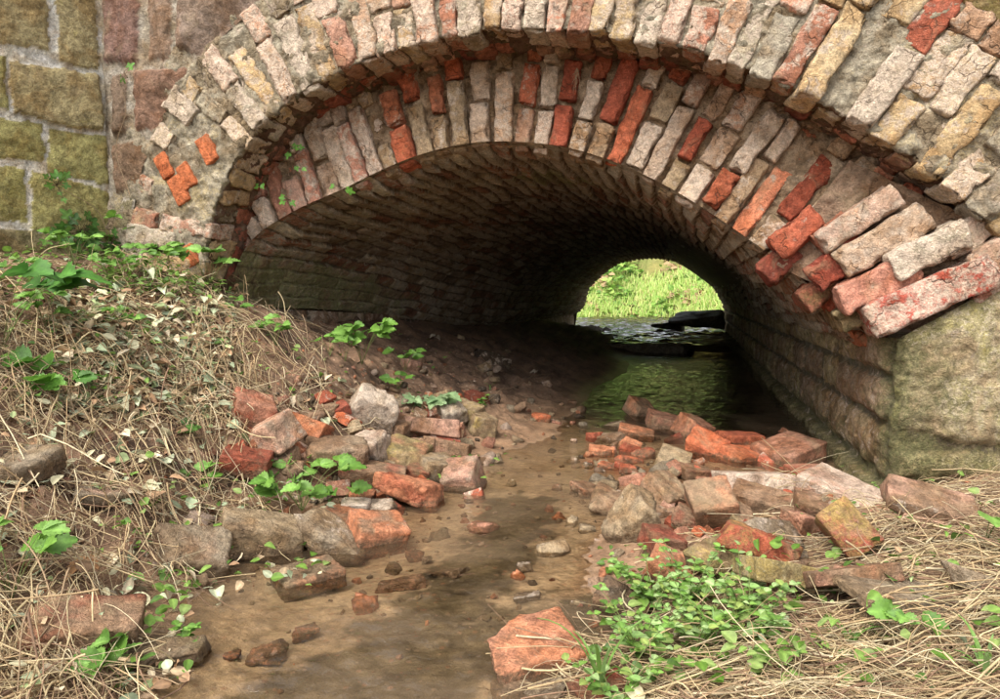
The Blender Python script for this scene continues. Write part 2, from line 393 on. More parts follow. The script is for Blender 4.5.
# --- inner arch ring
B = Batch(); s = .02
def r_to_outer(P, N):
    if P[0] > .30: return .48
    # distance along N from the inner curve to the outer intrados
    D = O_C.P-P; al = D@N; pe = np.abs(D@np.array([N[1], -N[0]])); m = (al > 0)
    if not m.any(): return .3
    k = np.argmin(np.where(m, pe, 9)); return float(al[k])
while s < I_C.L-.02:
    w = rng.uniform(.050, .066); P, T, N = I_C.at(s+w/2); x = P[0]
    Rm = min(r_to_outer(P, N)+.05, .52); r = rng.uniform(-.012, .012)
    if -1.0 < x < .1 and rng.random() < .1: r = .03
    tw = rng.normal()*.03; N2 = N*math.cos(tw)+T*math.sin(tw); T2 = np.array([N2[1], -N2[0]])
    sub = 0; split = rng.random() < (.62 if x > -1.0 else .4)
    while r < Rm-.03:
        L = rng.choice([.115, .125, .14]) if split else rng.choice([.235, .25, .2])
        if r > .2 or (split and r > .1): L = rng.choice([.12, .13, .2])
        L = min(L, Rm-r+.01)
        c2 = P+N2*(r+L/2)
        dark = sstep(-.05, .25, x)
        right = sstep(.1, .4, x)
        yf = .193-right*(.02+.05*rng.random())+rng.uniform(-.016, .016)+.012*(r > .24)*(1-right)
        if rng.random() < .07: yf += .045
        u = rng.random()
        if x < -1.05: col = pick([(.50, .30, .22), (.46, .22, .15), (.52, .40, .31), (.42, .30, .22)]); wear = [rng.uniform(.3, .6), .08, .2]
        elif u < .34+.34*dark: col = pick([(.42, .12, .06), (.35, .09, .05), (.44, .165, .09)]); wear = [rng.uniform(.05, .42), .0, rng.uniform(0, .35)+.1*dark]
        elif u < .75: col = pick([(.46, .32, .22), (.50, .37, .27), (.42, .25, .165)]); wear = [rng.uniform(.3, .75), .08, rng.uniform(.05, .3)+.1*dark]
        else: col = pick([(.40, .29, .18), (.34, .23, .14)]); wear = [rng.uniform(.3, .5), .25, rng.uniform(.2, .45)]
        Ax = np.array([[T2[0], 0, T2[1]], [0, 1, 0], [N2[0], 0, N2[1]]])
        rot = rng.normal()*.05; ca, sa = math.cos(rot), math.sin(rot)
        Ax = np.array([[ca, sa, 0], [-sa, ca, 0], [0, 0, 1]])@Ax
        B.brick([c2[0], FY+yf+.065, c2[1]], Ax, (w/2-.001, .065, L/2-.002), col, wear, rng.random()*900, r=.0035, amp=.95, taper=.04)
        r += L+rng.uniform(.004, .010)
    s += w+rng.uniform(.003, .009)
# the long springer bricks standing proud above the right abutment
for (a, b, L, w, ang, yf, col, we) in [
    (800, 232, 52, 24, 40, .10, (.40, .11, .06), (.3, .05, .3)), (836, 232, 40, 22, 38, .10, (.36, .15, .09), (.35, .05, .35)),
    (862, 218, 84, 22, 36, .04, (.48, .33, .25), (.5, .1, .2)), (887, 241, 92, 27, 33, .03, (.50, .37, .27), (.45, .1, .25)),
    (934, 250, 74, 27, 29, -.02, (.46, .40, .32), (.75, .05, .45)), (882, 284, 78, 29, 27, .0, (.50, .23, .16), (.35, .05, .15)),
    (936, 296, 124, 31, 27, -.04, (.40, .10, .07), (.6, .05, .25)), (842, 262, 60, 26, 38, .06, (.33, .08, .05), (.25, .0, .35)),
    (826, 290, 46, 22, 40, .10, (.28, .10, .06), (.3, .1, .5)), (975, 232, 60, 24, 33, .02, (.47, .33, .25), (.5, .15, .25)),
    (1012, 250, 70, 27, 30, -.02, (.45, .30, .22), (.5, .15, .25)), (1015, 285, 70, 27, 22, .0, (.42, .20, .14), (.5, .1, .25)),
    (860, 312, 40, 22, 30, .08, (.33, .25, .14), (.3, .2, .5)), (782, 262, 40, 22, 45, .14, (.26, .07, .045), (.2, .0, .4))]:
    c = at_y(a, b, FY+yf); dep = (FY+yf)/cF[1]*1.0; dm = float((c-CAM)@cF); k = dm/FPX
    an = math.radians(ang); N2 = np.array([math.cos(an), math.sin(an)]); T2 = np.array([N2[1], -N2[0]])
    Ax = np.array([[T2[0], 0, T2[1]], [.06, 1, 0], [N2[0], 0, N2[1]]])
    B.brick([c[0], FY+yf+.10, c[2]], Ax, (w*k/2*1.14, .10, L*k/2), col, we, rng.random()*900, r=.004, amp=1.2)
bpart(B.build('inner_arch_ring', M_BR, BR))
pu = np.linspace(0, 1, 70); pv = np.linspace(0, 1, 60); c00, c10, c11, c01 = [at_y(a, b, y_) for a, b, y_ in ((770, 262, FY+.15), (925, 338, FY+.06), (1060, 262, FY+.03), (850, 160, FY+.15))]
U_, V_ = np.meshgrid(pu, pv, indexing='ij'); U_ = U_.ravel()[:, None]; V_ = V_.ravel()[:, None]
V = c00*(1-U_)*(1-V_)+c10*U_*(1-V_)+c11*U_*V_+c01*(1-U_)*V_; V[:, 1] += fbm(V/.05, 4, .6)*.014
bpart(mesh_obj('springer_mortar', V, grid_faces(70, 60), M_BR, BR, {'col': np.tile([.27, .18, .12], (len(V), 1)), 'wear': np.tile([.3, .1, .35], (len(V), 1))}))
# mortar behind the inner ring
nsI = 480; S = np.linspace(0, I_C.L, nsI); P, T, N = I_C.at(S); rs = np.linspace(.014, 1, 70)
Rm = np.array([min(r_to_outer(P[i], N[i])+.08, .56) for i in range(nsI)]); Rm = np.convolve(np.pad(Rm, 8, 'edge'), np.ones(17)/17, 'valid')
X = P[:, None, :]+N[:, None, :]*(Rm[:, None, None]*rs[None, :, None]+.008)
V = np.stack([X[..., 0], np.full(X.shape[:2], FY+.222), X[..., 1]], -1).reshape(-1, 3)
V[:, 1] -= .03*sstep(.15, .5, V[:, 0])
V = V+grid_normals(V, nsI, len(rs))*(fbm(V/.05, 5, .62)*.012)[:, None]
part_mesh('joint_mortar', V, grid_faces(nsI, len(rs)), vcol(V, (.22, .15, .09), (.36, .26, .17)), np.tile([.3, .1, .35], (len(V), 1)), M_BR)

# --- vault lining: brick courses run along the tunnel
def px_far(a, b): q = at_y(a, b, 9.6); return (q[0], q[2])
nP = 600
vn, _ = catmull([(-1.60, .50), (-1.575, .62), (-1.50, .74), (-1.333, .835), (-1.14, .905), (-.945, .98), (-.78, 1.022), (-.61, 1.036), (-.391, 1.01), (-.2, .945), (-.016, .846),
             (.164, .72), (.336, .584), (.455, .48), (.54, .40)], nP)
vf, _ = catmull([(-1.44, .28), px_far(584, 304), px_far(589, 288), px_far(601, 276), px_far(620, 263), px_far(646, 258), px_far(672, 260), px_far(690, 268), px_far(710, 282), px_far(720, 298), (.56, .40)], nP)
Ys = [FY+.16]; 
while Ys[-1] < 9.6: Ys.append(Ys[-1]+.0048+.0075*max(0, Ys[-1]-2.7)**1.0)
Ys = np.array(Ys); nY = len(Ys)
def vault_base(Y):
    t = sstep(2.3, 5.5, Y); return vn[:, None, :]*(1-t)[None, :, None]+vf[:, None, :]*t[None, :, None]
G = vault_base(Ys); V = np.stack([G[..., 0], np.broadcast_to(Ys, G.shape[:2]), G[..., 1]], -1).reshape(-1, 3)
NV = -grid_normals(V, nP, nY)
cen = np.array([-.5, 0, .5]); sg = np.sign(((V-cen)*NV*[1, 0, 1]).sum(1)); NV *= -sg[:, None]     # pointing into the tunnel
arc = np.linspace(0, 2.62, nP)[:, None]*np.ones(nY); arc = arc.ravel(); yy = V[:, 1]
wob = fbm(np.stack([arc*2, yy*2, 0*yy], 1), 3)*.022
cw = .056; k = (arc+wob)/cw; row = np.floor(k); fr = k-row
h1 = lambda a, b=0.: (np.sin(a*127.1+b*311.7)*43758.5453) % 1.0
bl = .18; kk = (yy+h1(row)*.2+wob*.6)/(bl*(.85+.3*h1(row, 3.3))); bi = np.floor(kk); fb = kk-bi
rid = h1(row, bi*1.7+.3); rid2 = h1(row*1.3+5, bi*2.1)
e1 = np.minimum(fr, 1-fr)*cw; e2 = np.minimum(fb, 1-fb)*bl
e = np.minimum(e1, e2)+fbm(V/.02, 2)*.0022
jm = sstep(.0005, .0065, e)
tilt = (fr-.5)*(.010+.008*rid2)+(fb-.5)*(rid-.5)*.018
hh = jm*(.012+(rid-.5)*.015+tilt*1.2)+fbm(V/.03, 4, .6)*.0035+fbm(V/.35, 2)*.012
front = sstep(FY+.17, FY+.31, yy); hh = hh*front-.012*(1-front)
fade = sstep(0, .05, arc)*sstep(0, .05, 2.62-arc)
V2 = V+NV*(hh*(.3+.7*fade))[:, None]
pal = np.array([(.41, .34, .24), (.36, .28, .20), (.48, .41, .30), (.34, .17, .11), (.42, .31, .22)])
ci = (rid2*4.999).astype(int); c = pal[ci]*(.8+.4*rid)[:, None]
c = lerp(np.array([.085, .055, .035]), c, jm[:, None])
deep = sstep(2.6, 4.6, yy)
crown_green = np.exp(-((arc-1.35)/.25)**2)*np.exp(-((yy-2.75)/.3)**2)
w = np.stack([.36+.25*rid, .15+.5*crown_green+.55*sstep(.4, .1, arc)*(1-deep), .25+.3*(1-jm)+.15*deep+.2*rid2], 1)
part_mesh('vault_lining', V2, grid_faces(nP, nY), c, w, M_VT)

# rough core of the bridge behind the lining
cv = vn.copy(); cn = np.gradient(cv, axis=0); cn = np.stack([-cn[:, 1], cn[:, 0]], 1); cn /= np.linalg.norm(cn, axis=1)[:, None]
cv = np.vstack([[(-1.70, -.1)], cv+cn*.07, [(.63, -.1)]]); yc = np.array([FY+.25, 4, 6, 9.59])
G = np.stack([np.broadcast_to(cv[:, None, 0], (len(cv), 4)), np.broadcast_to(yc, (len(cv), 4)), np.broadcast_to(cv[:, None, 1], (len(cv), 4))], -1)
V = G.reshape(-1, 3); part_mesh('core_masonry', V, grid_faces(len(cv), 4), np.tile([.2, .14, .09], (len(V), 1)), np.tile([.2, .1, .3], (len(V), 1)), M_ST)
# --- stone walls as relief sheets
def poly_relief(U, W, polys, edge=.02, grow=0.):
    """U,W coords; polys: list of (pts, proud, color, wear). returns height, col, wear"""
    n = len(U); best = np.full(n, -9.); hid = np.full(n, -1)
    P2 = np.stack([U, W, 0*U], 1); jit = fbm(P2/.05, 3)*.009; jit2 = fbm(P2/.05+40, 3)*.009
    u, w = U+jit, W+jit2
    for i, (pts, *_r) in enumerate(polys):
        pts = np.array(pts, float); a = 0
        area = .5*np.sum(pts[:, 0]*np.roll(pts[:, 1], -1)-np.roll(pts[:, 0], -1)*pts[:, 1])
        if area < 0: pts = pts[::-1]
        d = np.full(n, 9.)
        for j in range(len(pts)):
            p, q = pts[j], pts[(j+1) % len(pts)]; t = q-p; t /= np.linalg.norm(t)+1e-9
            d = np.minimum(d, (u-p[0])*-t[1]+(w-p[1])*t[0])
        m = d > best; best[m] = d[m]; hid[m] = i
    best = best+grow
    prof = sstep(0, edge, best); H = np.zeros(n); C = np.zeros((n, 3)); Wr = np.zeros((n, 3))
    for i, (pts, proud, col, wear) in enumerate(polys):
        m = hid == i
        pts = np.array(pts); c0 = pts.mean(0)
        tl = rng.normal(size=2)*.03
        H[m] = (proud+(U[m]-c0[0])*tl[0]+(W[m]-c0[1])*tl[1]+.008*np.clip(best[m]/.06, 0, 1)); C[m] = col; Wr[m] = wear
    return H*prof, C, Wr, prof
# spandrel sheet above the outer ring
def xz(a, b, Y=FY): q = at_y(a, b, Y); return (q[0], q[2])
stone = [(.30, .20, .14), (.34, .25, .17), (.27, .17, .13), (.36, .27, .18)]
SP = []
def blk(pts, col, wear, proud=.016): SP.append(([xz(*p) for p in pts], proud, np.array(col), np.array(wear)))
blk([(100, -60), (140, -60), (140, 65), (104, 65)], (.26, .16, .13), (.1, .1, .25))
blk([(147, -60), (172, -60), (172, 62), (147, 62)], (.30, .21, .15), (.25, .2, .25))
blk([(178, -10), (300, -35), (302, 12), (262, 38), (200, 58), (176, 52)], (.31, .23, .18), (.2, .08, .2), .028)
blk([(170, -60), (320, -80), (310, -40), (178, -14)], (.25, .18, .12), (.2, .2, .3))
blk([(110, 74), (128, 70), (128, 135), (112, 138)], (.24, .17, .12), (.1, .2, .4))
blk([(134, 68), (192, 66), (194, 100), (182, 130), (134, 133)], (.30, .18, .125), (.1, .1, .2), .024)
blk([(112, 142), (160, 139), (150, 165), (140, 190), (114, 196)], (.27, .18, .12), (.1, .15, .35), .022)
blk([(112, 202), (136, 198), (128, 240), (112, 262)], (.26, .22, .13), (.1, .3, .4))
blk([(940, -40), (1010, -20), (1080, 20), (1080, 70), (1010, 40), (950, 2)], (.36, .27, .13), (.25, .45, .2), .03)
blk([(870, -80), (1060, -60), (1080, 0), (1000, -30), (930, -50)], (.33, .27, .18), (.3, .3, .2))
blk([(1010, 55), (1080, 90), (1100, 240), (1040, 180)], (.36, .29, .17), (.3, .4, .2))
blk([(330, -90), (480, -120), (470, -60), (320, -40)], (.30, .24, .17), (.3, .2, .2))
blk([(500, -120), (680, -120), (680, -60), (500, -70)], (.32, .24, .17), (.3, .2, .2))
blk([(700, -120), (860, -110), (840, -55), (700, -60)], (.30, .24, .17), (.3, .2, .2))
rs = np.concatenate([np.linspace(.33, .75, 84), np.linspace(.77, 1.5, 30)]); ns = 560
S = np.linspace(0, O_C.L, ns); P, T, N = O_C.at(S)
X = P[:, None, :]+N[:, None, :]*rs[None, :, None]
V = np.stack([X[..., 0], np.full(X.shape[:2], FY+.002), X[..., 1]], -1).reshape(-1, 3)
V[:, 2] = np.clip(V[:, 2], .3, 1.76)
H, C, Wr, pr = poly_relief(V[:, 0], V[:, 2], SP)
C = np.where(pr[:, None] > .25, C, vcol(V, (.46, .41, .34), (.32, .27, .2)))
Wr = np.where(pr[:, None] > .25, Wr, np.array([.3, .25, .25]))
rq = np.tile(rs, ns); H = H*sstep(.325, .42, rq); V[:, 1] -= H+fbm(V/.08, 5, .6)*.006-.003
part_mesh('spandrel_stonework', V, grid_faces(ns, len(rs)), C, Wr, M_ST)

# right abutment: inner tunnel face, rounded corner, front face
def abutment():
    pth = []
    y = 9.7
    while y > FY+.024: pth.append((.545, y)); y -= .008+.0045*max(0, y-2.6)
    for a in np.linspace(0, math.pi/2, 8): pth.append((.545+.018*(1-math.cos(a)), FY+.018-.018*math.sin(a)))
    x = .57
    while x < 2.6: pth.append((x, FY)); x += .007 if x < 1.1 else .04
    pth = np.array(pth); n = len(pth); U = np.concatenate([[0], np.cumsum(np.linalg.norm(np.diff(pth, axis=0), axis=1))])
    uc = U[np.argmin(np.abs(pth[:, 0]-.56)+np.abs(pth[:, 1]-FY-.01))]
    W = np.linspace(-.12, .66, 100)
    top = np.where(U < uc, .44, np.clip(.44+(pth[:, 0]-.55)*.62, .44, 1.5))
    Z = -.12+(W+.12)[None, :]/.78*(top[:, None]+.12)
    V = np.stack([np.broadcast_to(pth[:, :1], Z.shape), np.broadcast_to(pth[:, 1:2], Z.shape), Z], -1).reshape(-1, 3)
    Nn = grid_normals(V, n, len(W)); k = np.sign((Nn*np.array([-1, -1, 0])).sum(1)); Nn *= k[:, None]
    UU = np.repeat(U, len(W))-uc; ZZ = V[:, 2]
    polys = []; g = np.random.default_rng(11)
    rows = [(-.14, .045, .03), (.055, .20, .012), (.21, .33, .008), (.34, .50, .012)]
    for (a, b, pr) in rows:
        u = -7.9
        while u < -.25:
            L = g.uniform(.2, .4); 
            if u+L > -.3: L = -.0-u-.02
            polys.append(([(u, a), (u+L-.015, a), (u+L-.015, b), (u, b)], pr+g.uniform(-.006, .012), np.array(stone[g.integers(4)])*np.array([1.15, 1.25, 1.05]), np.array([.4, .3, .35])))
            u += L
    polys.append(([(.0, -.14), (.6, -.14), (.6, .03), (.02, .055)], .035, np.array([.28, .25, .15]), np.array([.25, .3, .6])))
    polys.append(([(.0, .065), (.17, .06), (.5, .05), (.5, .165), (.18, .155), (.0, .185)], .012, np.array([.44, .38, .23]), np.array([.3, .5, .6])))
    polys.append(([(.0, .195), (.18, .165), (.5, .175), (.9, .5), (.9, .9), (.3, .62), (.0, .46)], .014, np.array([.47, .40, .27]), np.array([.3, .5, .45])))
    polys.append(([(.61, -.14), (1.4, -.14), (1.4, .3), (.61, .16)], .02, np.array([.36, .3, .2]), np.array([.3, .3, .3])))
    H, C, Wr, pr_ = poly_relief(UU, ZZ, polys, .018)
    C = np.where(pr_[:, None] > .3, C, np.array([.15, .13, .09]))
    big = fbm(V/.14, 3, .5)*.008+fbm(V/.045, 4, .62)*.006
    # horizontal bedding of the soft stone on the front face
    bed = noise3(np.stack([V[:, 0]*4, V[:, 1]*4, ZZ*45], 1))*.004
    V = V+Nn*(H+big+bed)[:, None]
    inner = UU < 0.02
    low = sstep(.16, -.02, ZZ)
    Wr = Wr+np.stack([0*ZZ, 0*ZZ, low*.3+.12*inner], 1)
    edge = np.exp(-(UU/.09)**2); Wr[:, 2] += edge*.25
    part_mesh('right_abutment', V, grid_faces(n, len(W)), C, Wr, M_ST)
abutment()
# left tunnel wall below the springing
ys = []; y = FY+.02
while y < 9.7: ys.append(y); y += .008+.0045*max(0, y-2.6)
ys = np.array(ys); zs = np.linspace(.0, 1, 70)
xb = np.interp(ys, [2, 5.5, 9.6], [-1.60, -1.50, -1.50]); zt = np.interp(ys, [2, 5.5], [.52, .33])
Zg = -.1+zs[None, :]*(zt[:, None]+.1)
V = np.stack([np.broadcast_to(xb[:, None], Zg.shape), np.broadcast_to(ys[:, None], Zg.shape), Zg], -1).reshape(-1, 3)
polys = []; g = np.random.default_rng(5)
for (a, b) in ((-.1, .30), (.31, .40), (.41, .49), (.50, .6)):
    u = 1.9
    while u < 9.8:
        L = g.uniform(.18, .42); polys.append(([(u, a), (u+L-.012, a), (u+L-.012, b), (u, b)], g.uniform(.006, .026), np.array(stone[g.integers(4)])*.9, np.array([.45, .3, .35]))); u += L
H, C, Wr, pr_ = poly_relief(V[:, 1], V[:, 2], polys, .012)
C = np.where(pr_[:, None] > .3, C, np.array([.12, .10, .07])); 
V[:, 0] += H+fbm(V/.1, 5, .55)*.012
part_mesh('left_abutment', V, grid_faces(len(ys), len(zs)), C, Wr, M_ST)
# deck and its far parapet: keeps the sky out of the tunnel and gives the bridge its body
def boxmesh(x0, x1, y0, y1, z0, z1):
    V = np.array([(x, y, z) for x in (x0, x1) for y in (y0, y1) for z in (z0, z1)])
    F = np.array([(0, 1, 3, 2), (4, 6, 7, 5), (0, 4, 5, 1), (2, 3, 7, 6), (0, 2, 6, 4), (1, 5, 7, 3)]); return V, F
V, F = boxmesh(-5, 4.5, FY+.06, 9.58, 1.5, 1.76)
part_mesh('deck', V, F, np.tile([.28, .22, .15], (8, 1)), np.tile([.3, .3, .3], (8, 1)), M_ST)
# far face of the bridge around the tunnel mouth
a = np.linspace(0, 1, 80); Pf = np.stack([np.interp(a, np.linspace(0, 1, nP), vf[:, i]) for i in (0, 1)], 1)
Pf = np.vstack([[(-1.5, -.1)], Pf, [(.56, -.1)]]); cc = np.array([-.5, .3]); D = Pf-cc; D /= np.linalg.norm(D, axis=1)[:, None]
rows = [Pf]
for k in (.25, .5, 1.0, 2.2, 4.): rows.append(Pf+D*k)
G = np.stack(rows, 1); V = np.stack([G[..., 0], np.full(G.shape[:2], 9.6), np.clip(G[..., 1], -.1, 1.76)], -1).reshape(-1, 3)
part_mesh('far_face', V, grid_faces(len(Pf), len(rows)), np.tile([.3, .24, .17], (len(V), 1)), np.tile([.3, .3, .3], (len(V), 1)), M_ST)

# wing wall on the left, splayed towards the camera
KX = -1.975; wd_ = np.array([math.sin(math.radians(26)), math.cos(math.radians(26))])
def wing_uv(a, b):
    d = ray(a, b); n = np.array([wd_[1], -wd_[0], 0]); K = np.array([KX, FY, 0]); t = ((K-CAM)@n)/(d@n); q = CAM+d*t
    return (float((q[:2]-K[:2])@wd_), q[2])
WW = []
def wblk(pts, col, wear, pr=.007): WW.append(([wing_uv(*p) for p in pts], pr, np.array(col), np.array(wear)))
yg = (.38, .345, .14); yb = (.40, .33, .175)
wblk([(-60, -60), (43, -60), (48, 48), (-60, 38)], yb, (.1, .3, .2)); wblk([(55, -60), (92, -60), (97, 70), (60, 62)], yb, (.05, .3, .15))
wblk([(-60, 50), (2, 58), (8, 108), (-60, 98)], yg, (.1, .35, .2)); wblk([(9, 62), (58, 70), (98, 76), (103, 130), (48, 122), (14, 112)], yb, (.05, .3, .2), .022)
wblk([(-60, 110), (6, 119), (40, 126), (44, 160), (-60, 152)], yg, (.05, .4, .3)); wblk([(50, 130), (105, 137), (108, 183), (50, 172)], yg, (.05, .35, .3))
wblk([(-60, 160), (24, 170), (26, 222), (-60, 215)], yg, (.1, .5, .4)); wblk([(32, 172), (108, 192), (110, 240), (34, 230)], yg, (.1, .45, .4))
wblk([(-60, 222), (60, 236), (112, 246), (112, 330), (-60, 320)], (.25, .21, .11), (.1, .4, .5))
us = np.concatenate([np.linspace(-2.2, -.62, 40), np.linspace(-.6, .02, 110)]); zz = np.linspace(.2, 1.76, 262)
for k in range(16):
    for j in range(9):
        u0 = -.55-(k+1)*.30-(.12 if j % 2 else 0); WW.append(([(u0, .2+j*.2), (u0+.285, .2+j*.2), (u0+.285, .385+j*.2), (u0, .385+j*.2)], .015, np.array(yb), np.array([.1, .3, .3])))
U, Z = [q.ravel() for q in np.meshgrid(us, zz, indexing='ij')]
H, C, Wr, pr = poly_relief(U, Z, WW, .009, .007)
wn = np.array([wd_[1], -wd_[0]])
V = np.stack([KX+wd_[0]*U, FY+wd_[1]*U, Z], 1)
C = np.where(pr[:, None] > .3, C, vcol(V, (.74, .72, .68), (.58, .53, .42))); Wr = np.where(pr[:, None] > .3, Wr, np.array([.1, .05, .05+0*pr[0]]))
Hn = H*.7+fbm(V/.05, 4, .6)*.0035
V[:, 0] += wn[0]*Hn; V[:, 1] += wn[1]*Hn
o = mesh_obj('stone_wing_wall', V, grid_faces(len(us), len(zz)), M_ST, None, {'col': C, 'wear': Wr})
tag(o, 'weathered yellow-green stone block wall with pale mortar joints beside the brick arch', 'wall')
#GROUND
# =============================================================== TERRAIN
CP = np.array([(.1,9,-.05),(-.1,7,-.06),(.1,5,-.08),(.15,4,-.08),(.05,3.3,-.06),(-.15,2.9,-.03),(-.35,2.5,-.012),(-.45,2.1,-.012),(-.5,1.8,-.018),(-.52,1.5,-.02),(-.5,1.2,-.018),
 (-.52,1.0,-.025),(-.48,.8,-.03),(-.42,.6,-.03),(-.5,.3,-.03),(-.6,0,-.03),(-.7,-1,-.03),(-.2,1.6,-.006),(-.2,1.2,-.008),(-.18,1.0,-.008),(-.15,2.2,-.004),(-.2,1.9,-.004),
 (.5,2.1,-.01),(.5,3,-.03),(.5,5,-.05),(.3,2.3,-.02),(.2,2.15,-.01),(.5,8,-.03),
 (.02,1.85,.01),(.2,1.8,.03),(.0,1.6,.04),(.3,1.5,.085),(.5,1.8,.06),(.15,1.3,.07),(.4,1.2,.12),(.7,1.5,.12),(.9,1.9,.12),(.0,1.1,.01),(.08,.9,.03),(.3,.8,.10),(.6,.8,.14),
 (.3,.3,.1),(-.05,.4,.0),(.6,0,.15),(1.5,1.5,.2),(1.5,0,.25),(2.5,1.9,.3),
 (-.72,.75,0),(-.85,1.0,0),(-.95,1.3,.01),(-.88,1.55,.012),(-.74,1.75,.012),(-.70,2.0,.012),(-.66,2.3,.012),(-.55,3,.01),(-.5,4,0),(-.5,6,0),(-.5,8,.0),
 (-1.2,1.3,.19),(-1.5,1.3,.40),(-1.75,1.5,.56),(-1.9,1.95,.66),(-1.65,1.95,.60),(-1.4,2.0,.47),(-1.2,2.1,.34),(-.95,2.1,.13),(-1.1,1.7,.20),(-1.35,1.7,.38),(-1.1,1.0,.13),(-1.4,.9,.32),
 (-.95,.7,.08),(-1.3,.5,.22),(-1.8,1.0,.55),(-2.2,1.2,.66),(-1.5,2.5,.42),(-1.1,2.6,.22),(-1.55,3.2,.41),(-1.55,4.2,.37),(-1.0,3.5,.18),(-.85,5,.15),(-1.5,6,.30),(-.9,7,.17),(-1.4,9,.15),(-.7,9,.08),
 (-2.5,0,.7),(-3,2,.8),(-1.2,-.5,.15),(-2.5,-2,.7),(2.5,-2,.3),(0,-2,.1),(-2.2,6,.4),(1.2,6,.1),(1.2,3,.15)], float)
def _tps_fit(P):
    n = len(P); D = np.linalg.norm(P[:, None, :2]-P[None, :, :2], axis=2); K = np.where(D > 0, D*D*np.log(D+1e-12), 0)+np.eye(n)*.004
    A = np.zeros((n+3, n+3)); A[:n, :n] = K; Q = np.column_stack([np.ones(n), P[:, :2]]); A[:n, n:] = Q; A[n:, :n] = Q.T
    return np.linalg.solve(A, np.concatenate([P[:, 2], np.zeros(3)]))
_TW = _tps_fit(CP)
def Hbase(x, y):
    x = np.asarray(x, float); y = np.asarray(y, float); xs = np.clip(x, -3, 2.6).ravel(); ys = np.clip(y, -2, 9.2).ravel(); out = np.empty(len(xs))
    for i in range(0, len(xs), 40000):
        a, b = xs[i:i+40000], ys[i:i+40000]; D2 = (a[:, None]-CP[:, 0])**2+(b[:, None]-CP[:, 1])**2
        K = .5*D2*np.log(D2+1e-18); out[i:i+40000] = K@_TW[:-3]+_TW[-3]+_TW[-2]*a+_TW[-1]*b
    z = out.reshape(x.shape)
    # upstream beyond the tunnel: low stream bed, then a rising bank
    t = sstep(8.6, 9.8, y); u = y-13.5+.35*(x+.5)*(x > -1)
    up = -.02+.10*sstep(9, 10, y)*0+np.where(u > 0, u*.55, 0)*1.0+.25*sstep(.3, 1.6, x)+.12*sstep(-1.1, -2.2, x)
    z = z*(1-t)+np.minimum(up, 2.6)*t
    return z
def Hn(x, y):
    x = np.asarray(x, float); y = np.asarray(y, float); z = Hbase(x, y)
    p = np.stack([x.ravel(), y.ravel(), 0*x.ravel()], 1)
    zr = z.ravel(); dry = sstep(.0, .08, zr)
    n = fbm(p/.16, 5, .58)*(.004+.020*dry)+fbm(p/.03+9, 3, .6)*(.0016+.004*dry)
    clod = np.maximum(0, fbm(p/.07+3, 3)-.1)*.03*dry
    return z+(n+clod).reshape(x.shape)
def axis(fine0, fine1, st, lo, hi, g=1.12):
    a = list(np.arange(fine0, fine1, st)); s_ = st; x = a[-1]
    while x < hi: s_ *= g; x += s_; a.append(x)
    s_ = st; x = a[0]; L = []
    while x > lo: s_ *= g; x -= s_; L.append(x)
    return np.array(L[::-1]+a)
gx = axis(-1.75, .95, .0075, -40, 40, 1.09); gy = axis(.62, 2.75, .0075, -30, 60, 1.045)
GX, GY = np.meshgrid(gx, gy, indexing='ij'); GZ = Hn(GX, GY)
def H(x, y):
    x = np.clip(np.asarray(x, float), gx[0], gx[-1]-1e-3); y = np.clip(np.asarray(y, float), gy[0], gy[-1]-1e-3)
    i = np.clip(np.searchsorted(gx, x)-1, 0, len(gx)-2); j = np.clip(np.searchsorted(gy, y)-1, 0, len(gy)-2)
    a = (x-gx[i])/(gx[i+1]-gx[i]); b = (y-gy[j])/(gy[j+1]-gy[j])
    return GZ[i, j]*(1-a)*(1-b)+GZ[i+1, j]*a*(1-b)+GZ[i, j+1]*(1-a)*b+GZ[i+1, j+1]*a*b
V = np.stack([GX, GY, GZ], -1).reshape(-1, 3); x, y, z = V.T
n1 = np.clip(fbm(V/.12, 4)*.8+.5, 0, 1)[:, None]; n2 = np.clip(fbm(V/.4+7, 3)*.9+.5, 0, 1)[:, None]
soil = lerp(np.array([.10, .06, .038]), np.array([.30, .185, .115]), n1)
mud = lerp(np.array([.20, .12, .07]), np.array([.34, .21, .125]), n1)
silt = lerp(np.array([.34, .25, .16]), np.array([.52, .40, .27]), n1)
algae = np.array([.085, .066, .036])
c = lerp(soil, mud, sstep(.13, .02, z)[:, None]); c = lerp(c, silt, sstep(.004, -.008, z)[:, None]*.9)
def pxline(pts, wid):
    """distance mask along a line on the stream bed"""
    d = np.full(len(x), 9.)
    q = [(CAM+ray(a, b)*(-.56/ray(a, b)[2]))[:2] for a, b in pts]
    for p0, p1 in zip(q[:-1], q[1:]):
        t = np.clip(((x-p0[0])*(p1[0]-p0[0])+(y-p0[1])*(p1[1]-p0[1]))/((p1-p0)@(p1-p0)), 0, 1)
        d = np.minimum(d, np.hypot(x-p0[0]-t*(p1[0]-p0[0]), y-p0[1]-t*(p1[1]-p0[1])))
    return sstep(wid, wid*.35, d+fbm(V/.06, 3)*wid*.4)
alg = sstep(0, .45, np.maximum(pxline([(520, 500), (500, 545), (440, 600), (370, 660), (330, 760)], .12), .8*pxline([(600, 620), (480, 640), (300, 700)], .14)))
c = lerp(c, algae*(.6+.9*n1), (alg*.9)[:, None])
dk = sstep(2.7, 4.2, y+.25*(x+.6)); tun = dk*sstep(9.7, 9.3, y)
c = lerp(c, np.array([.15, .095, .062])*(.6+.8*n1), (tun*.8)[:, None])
rub = pxline([(600, 460), (660, 480)], .12); c = lerp(c, np.array([.42, .13, .065]), (rub*.4)[:, None])
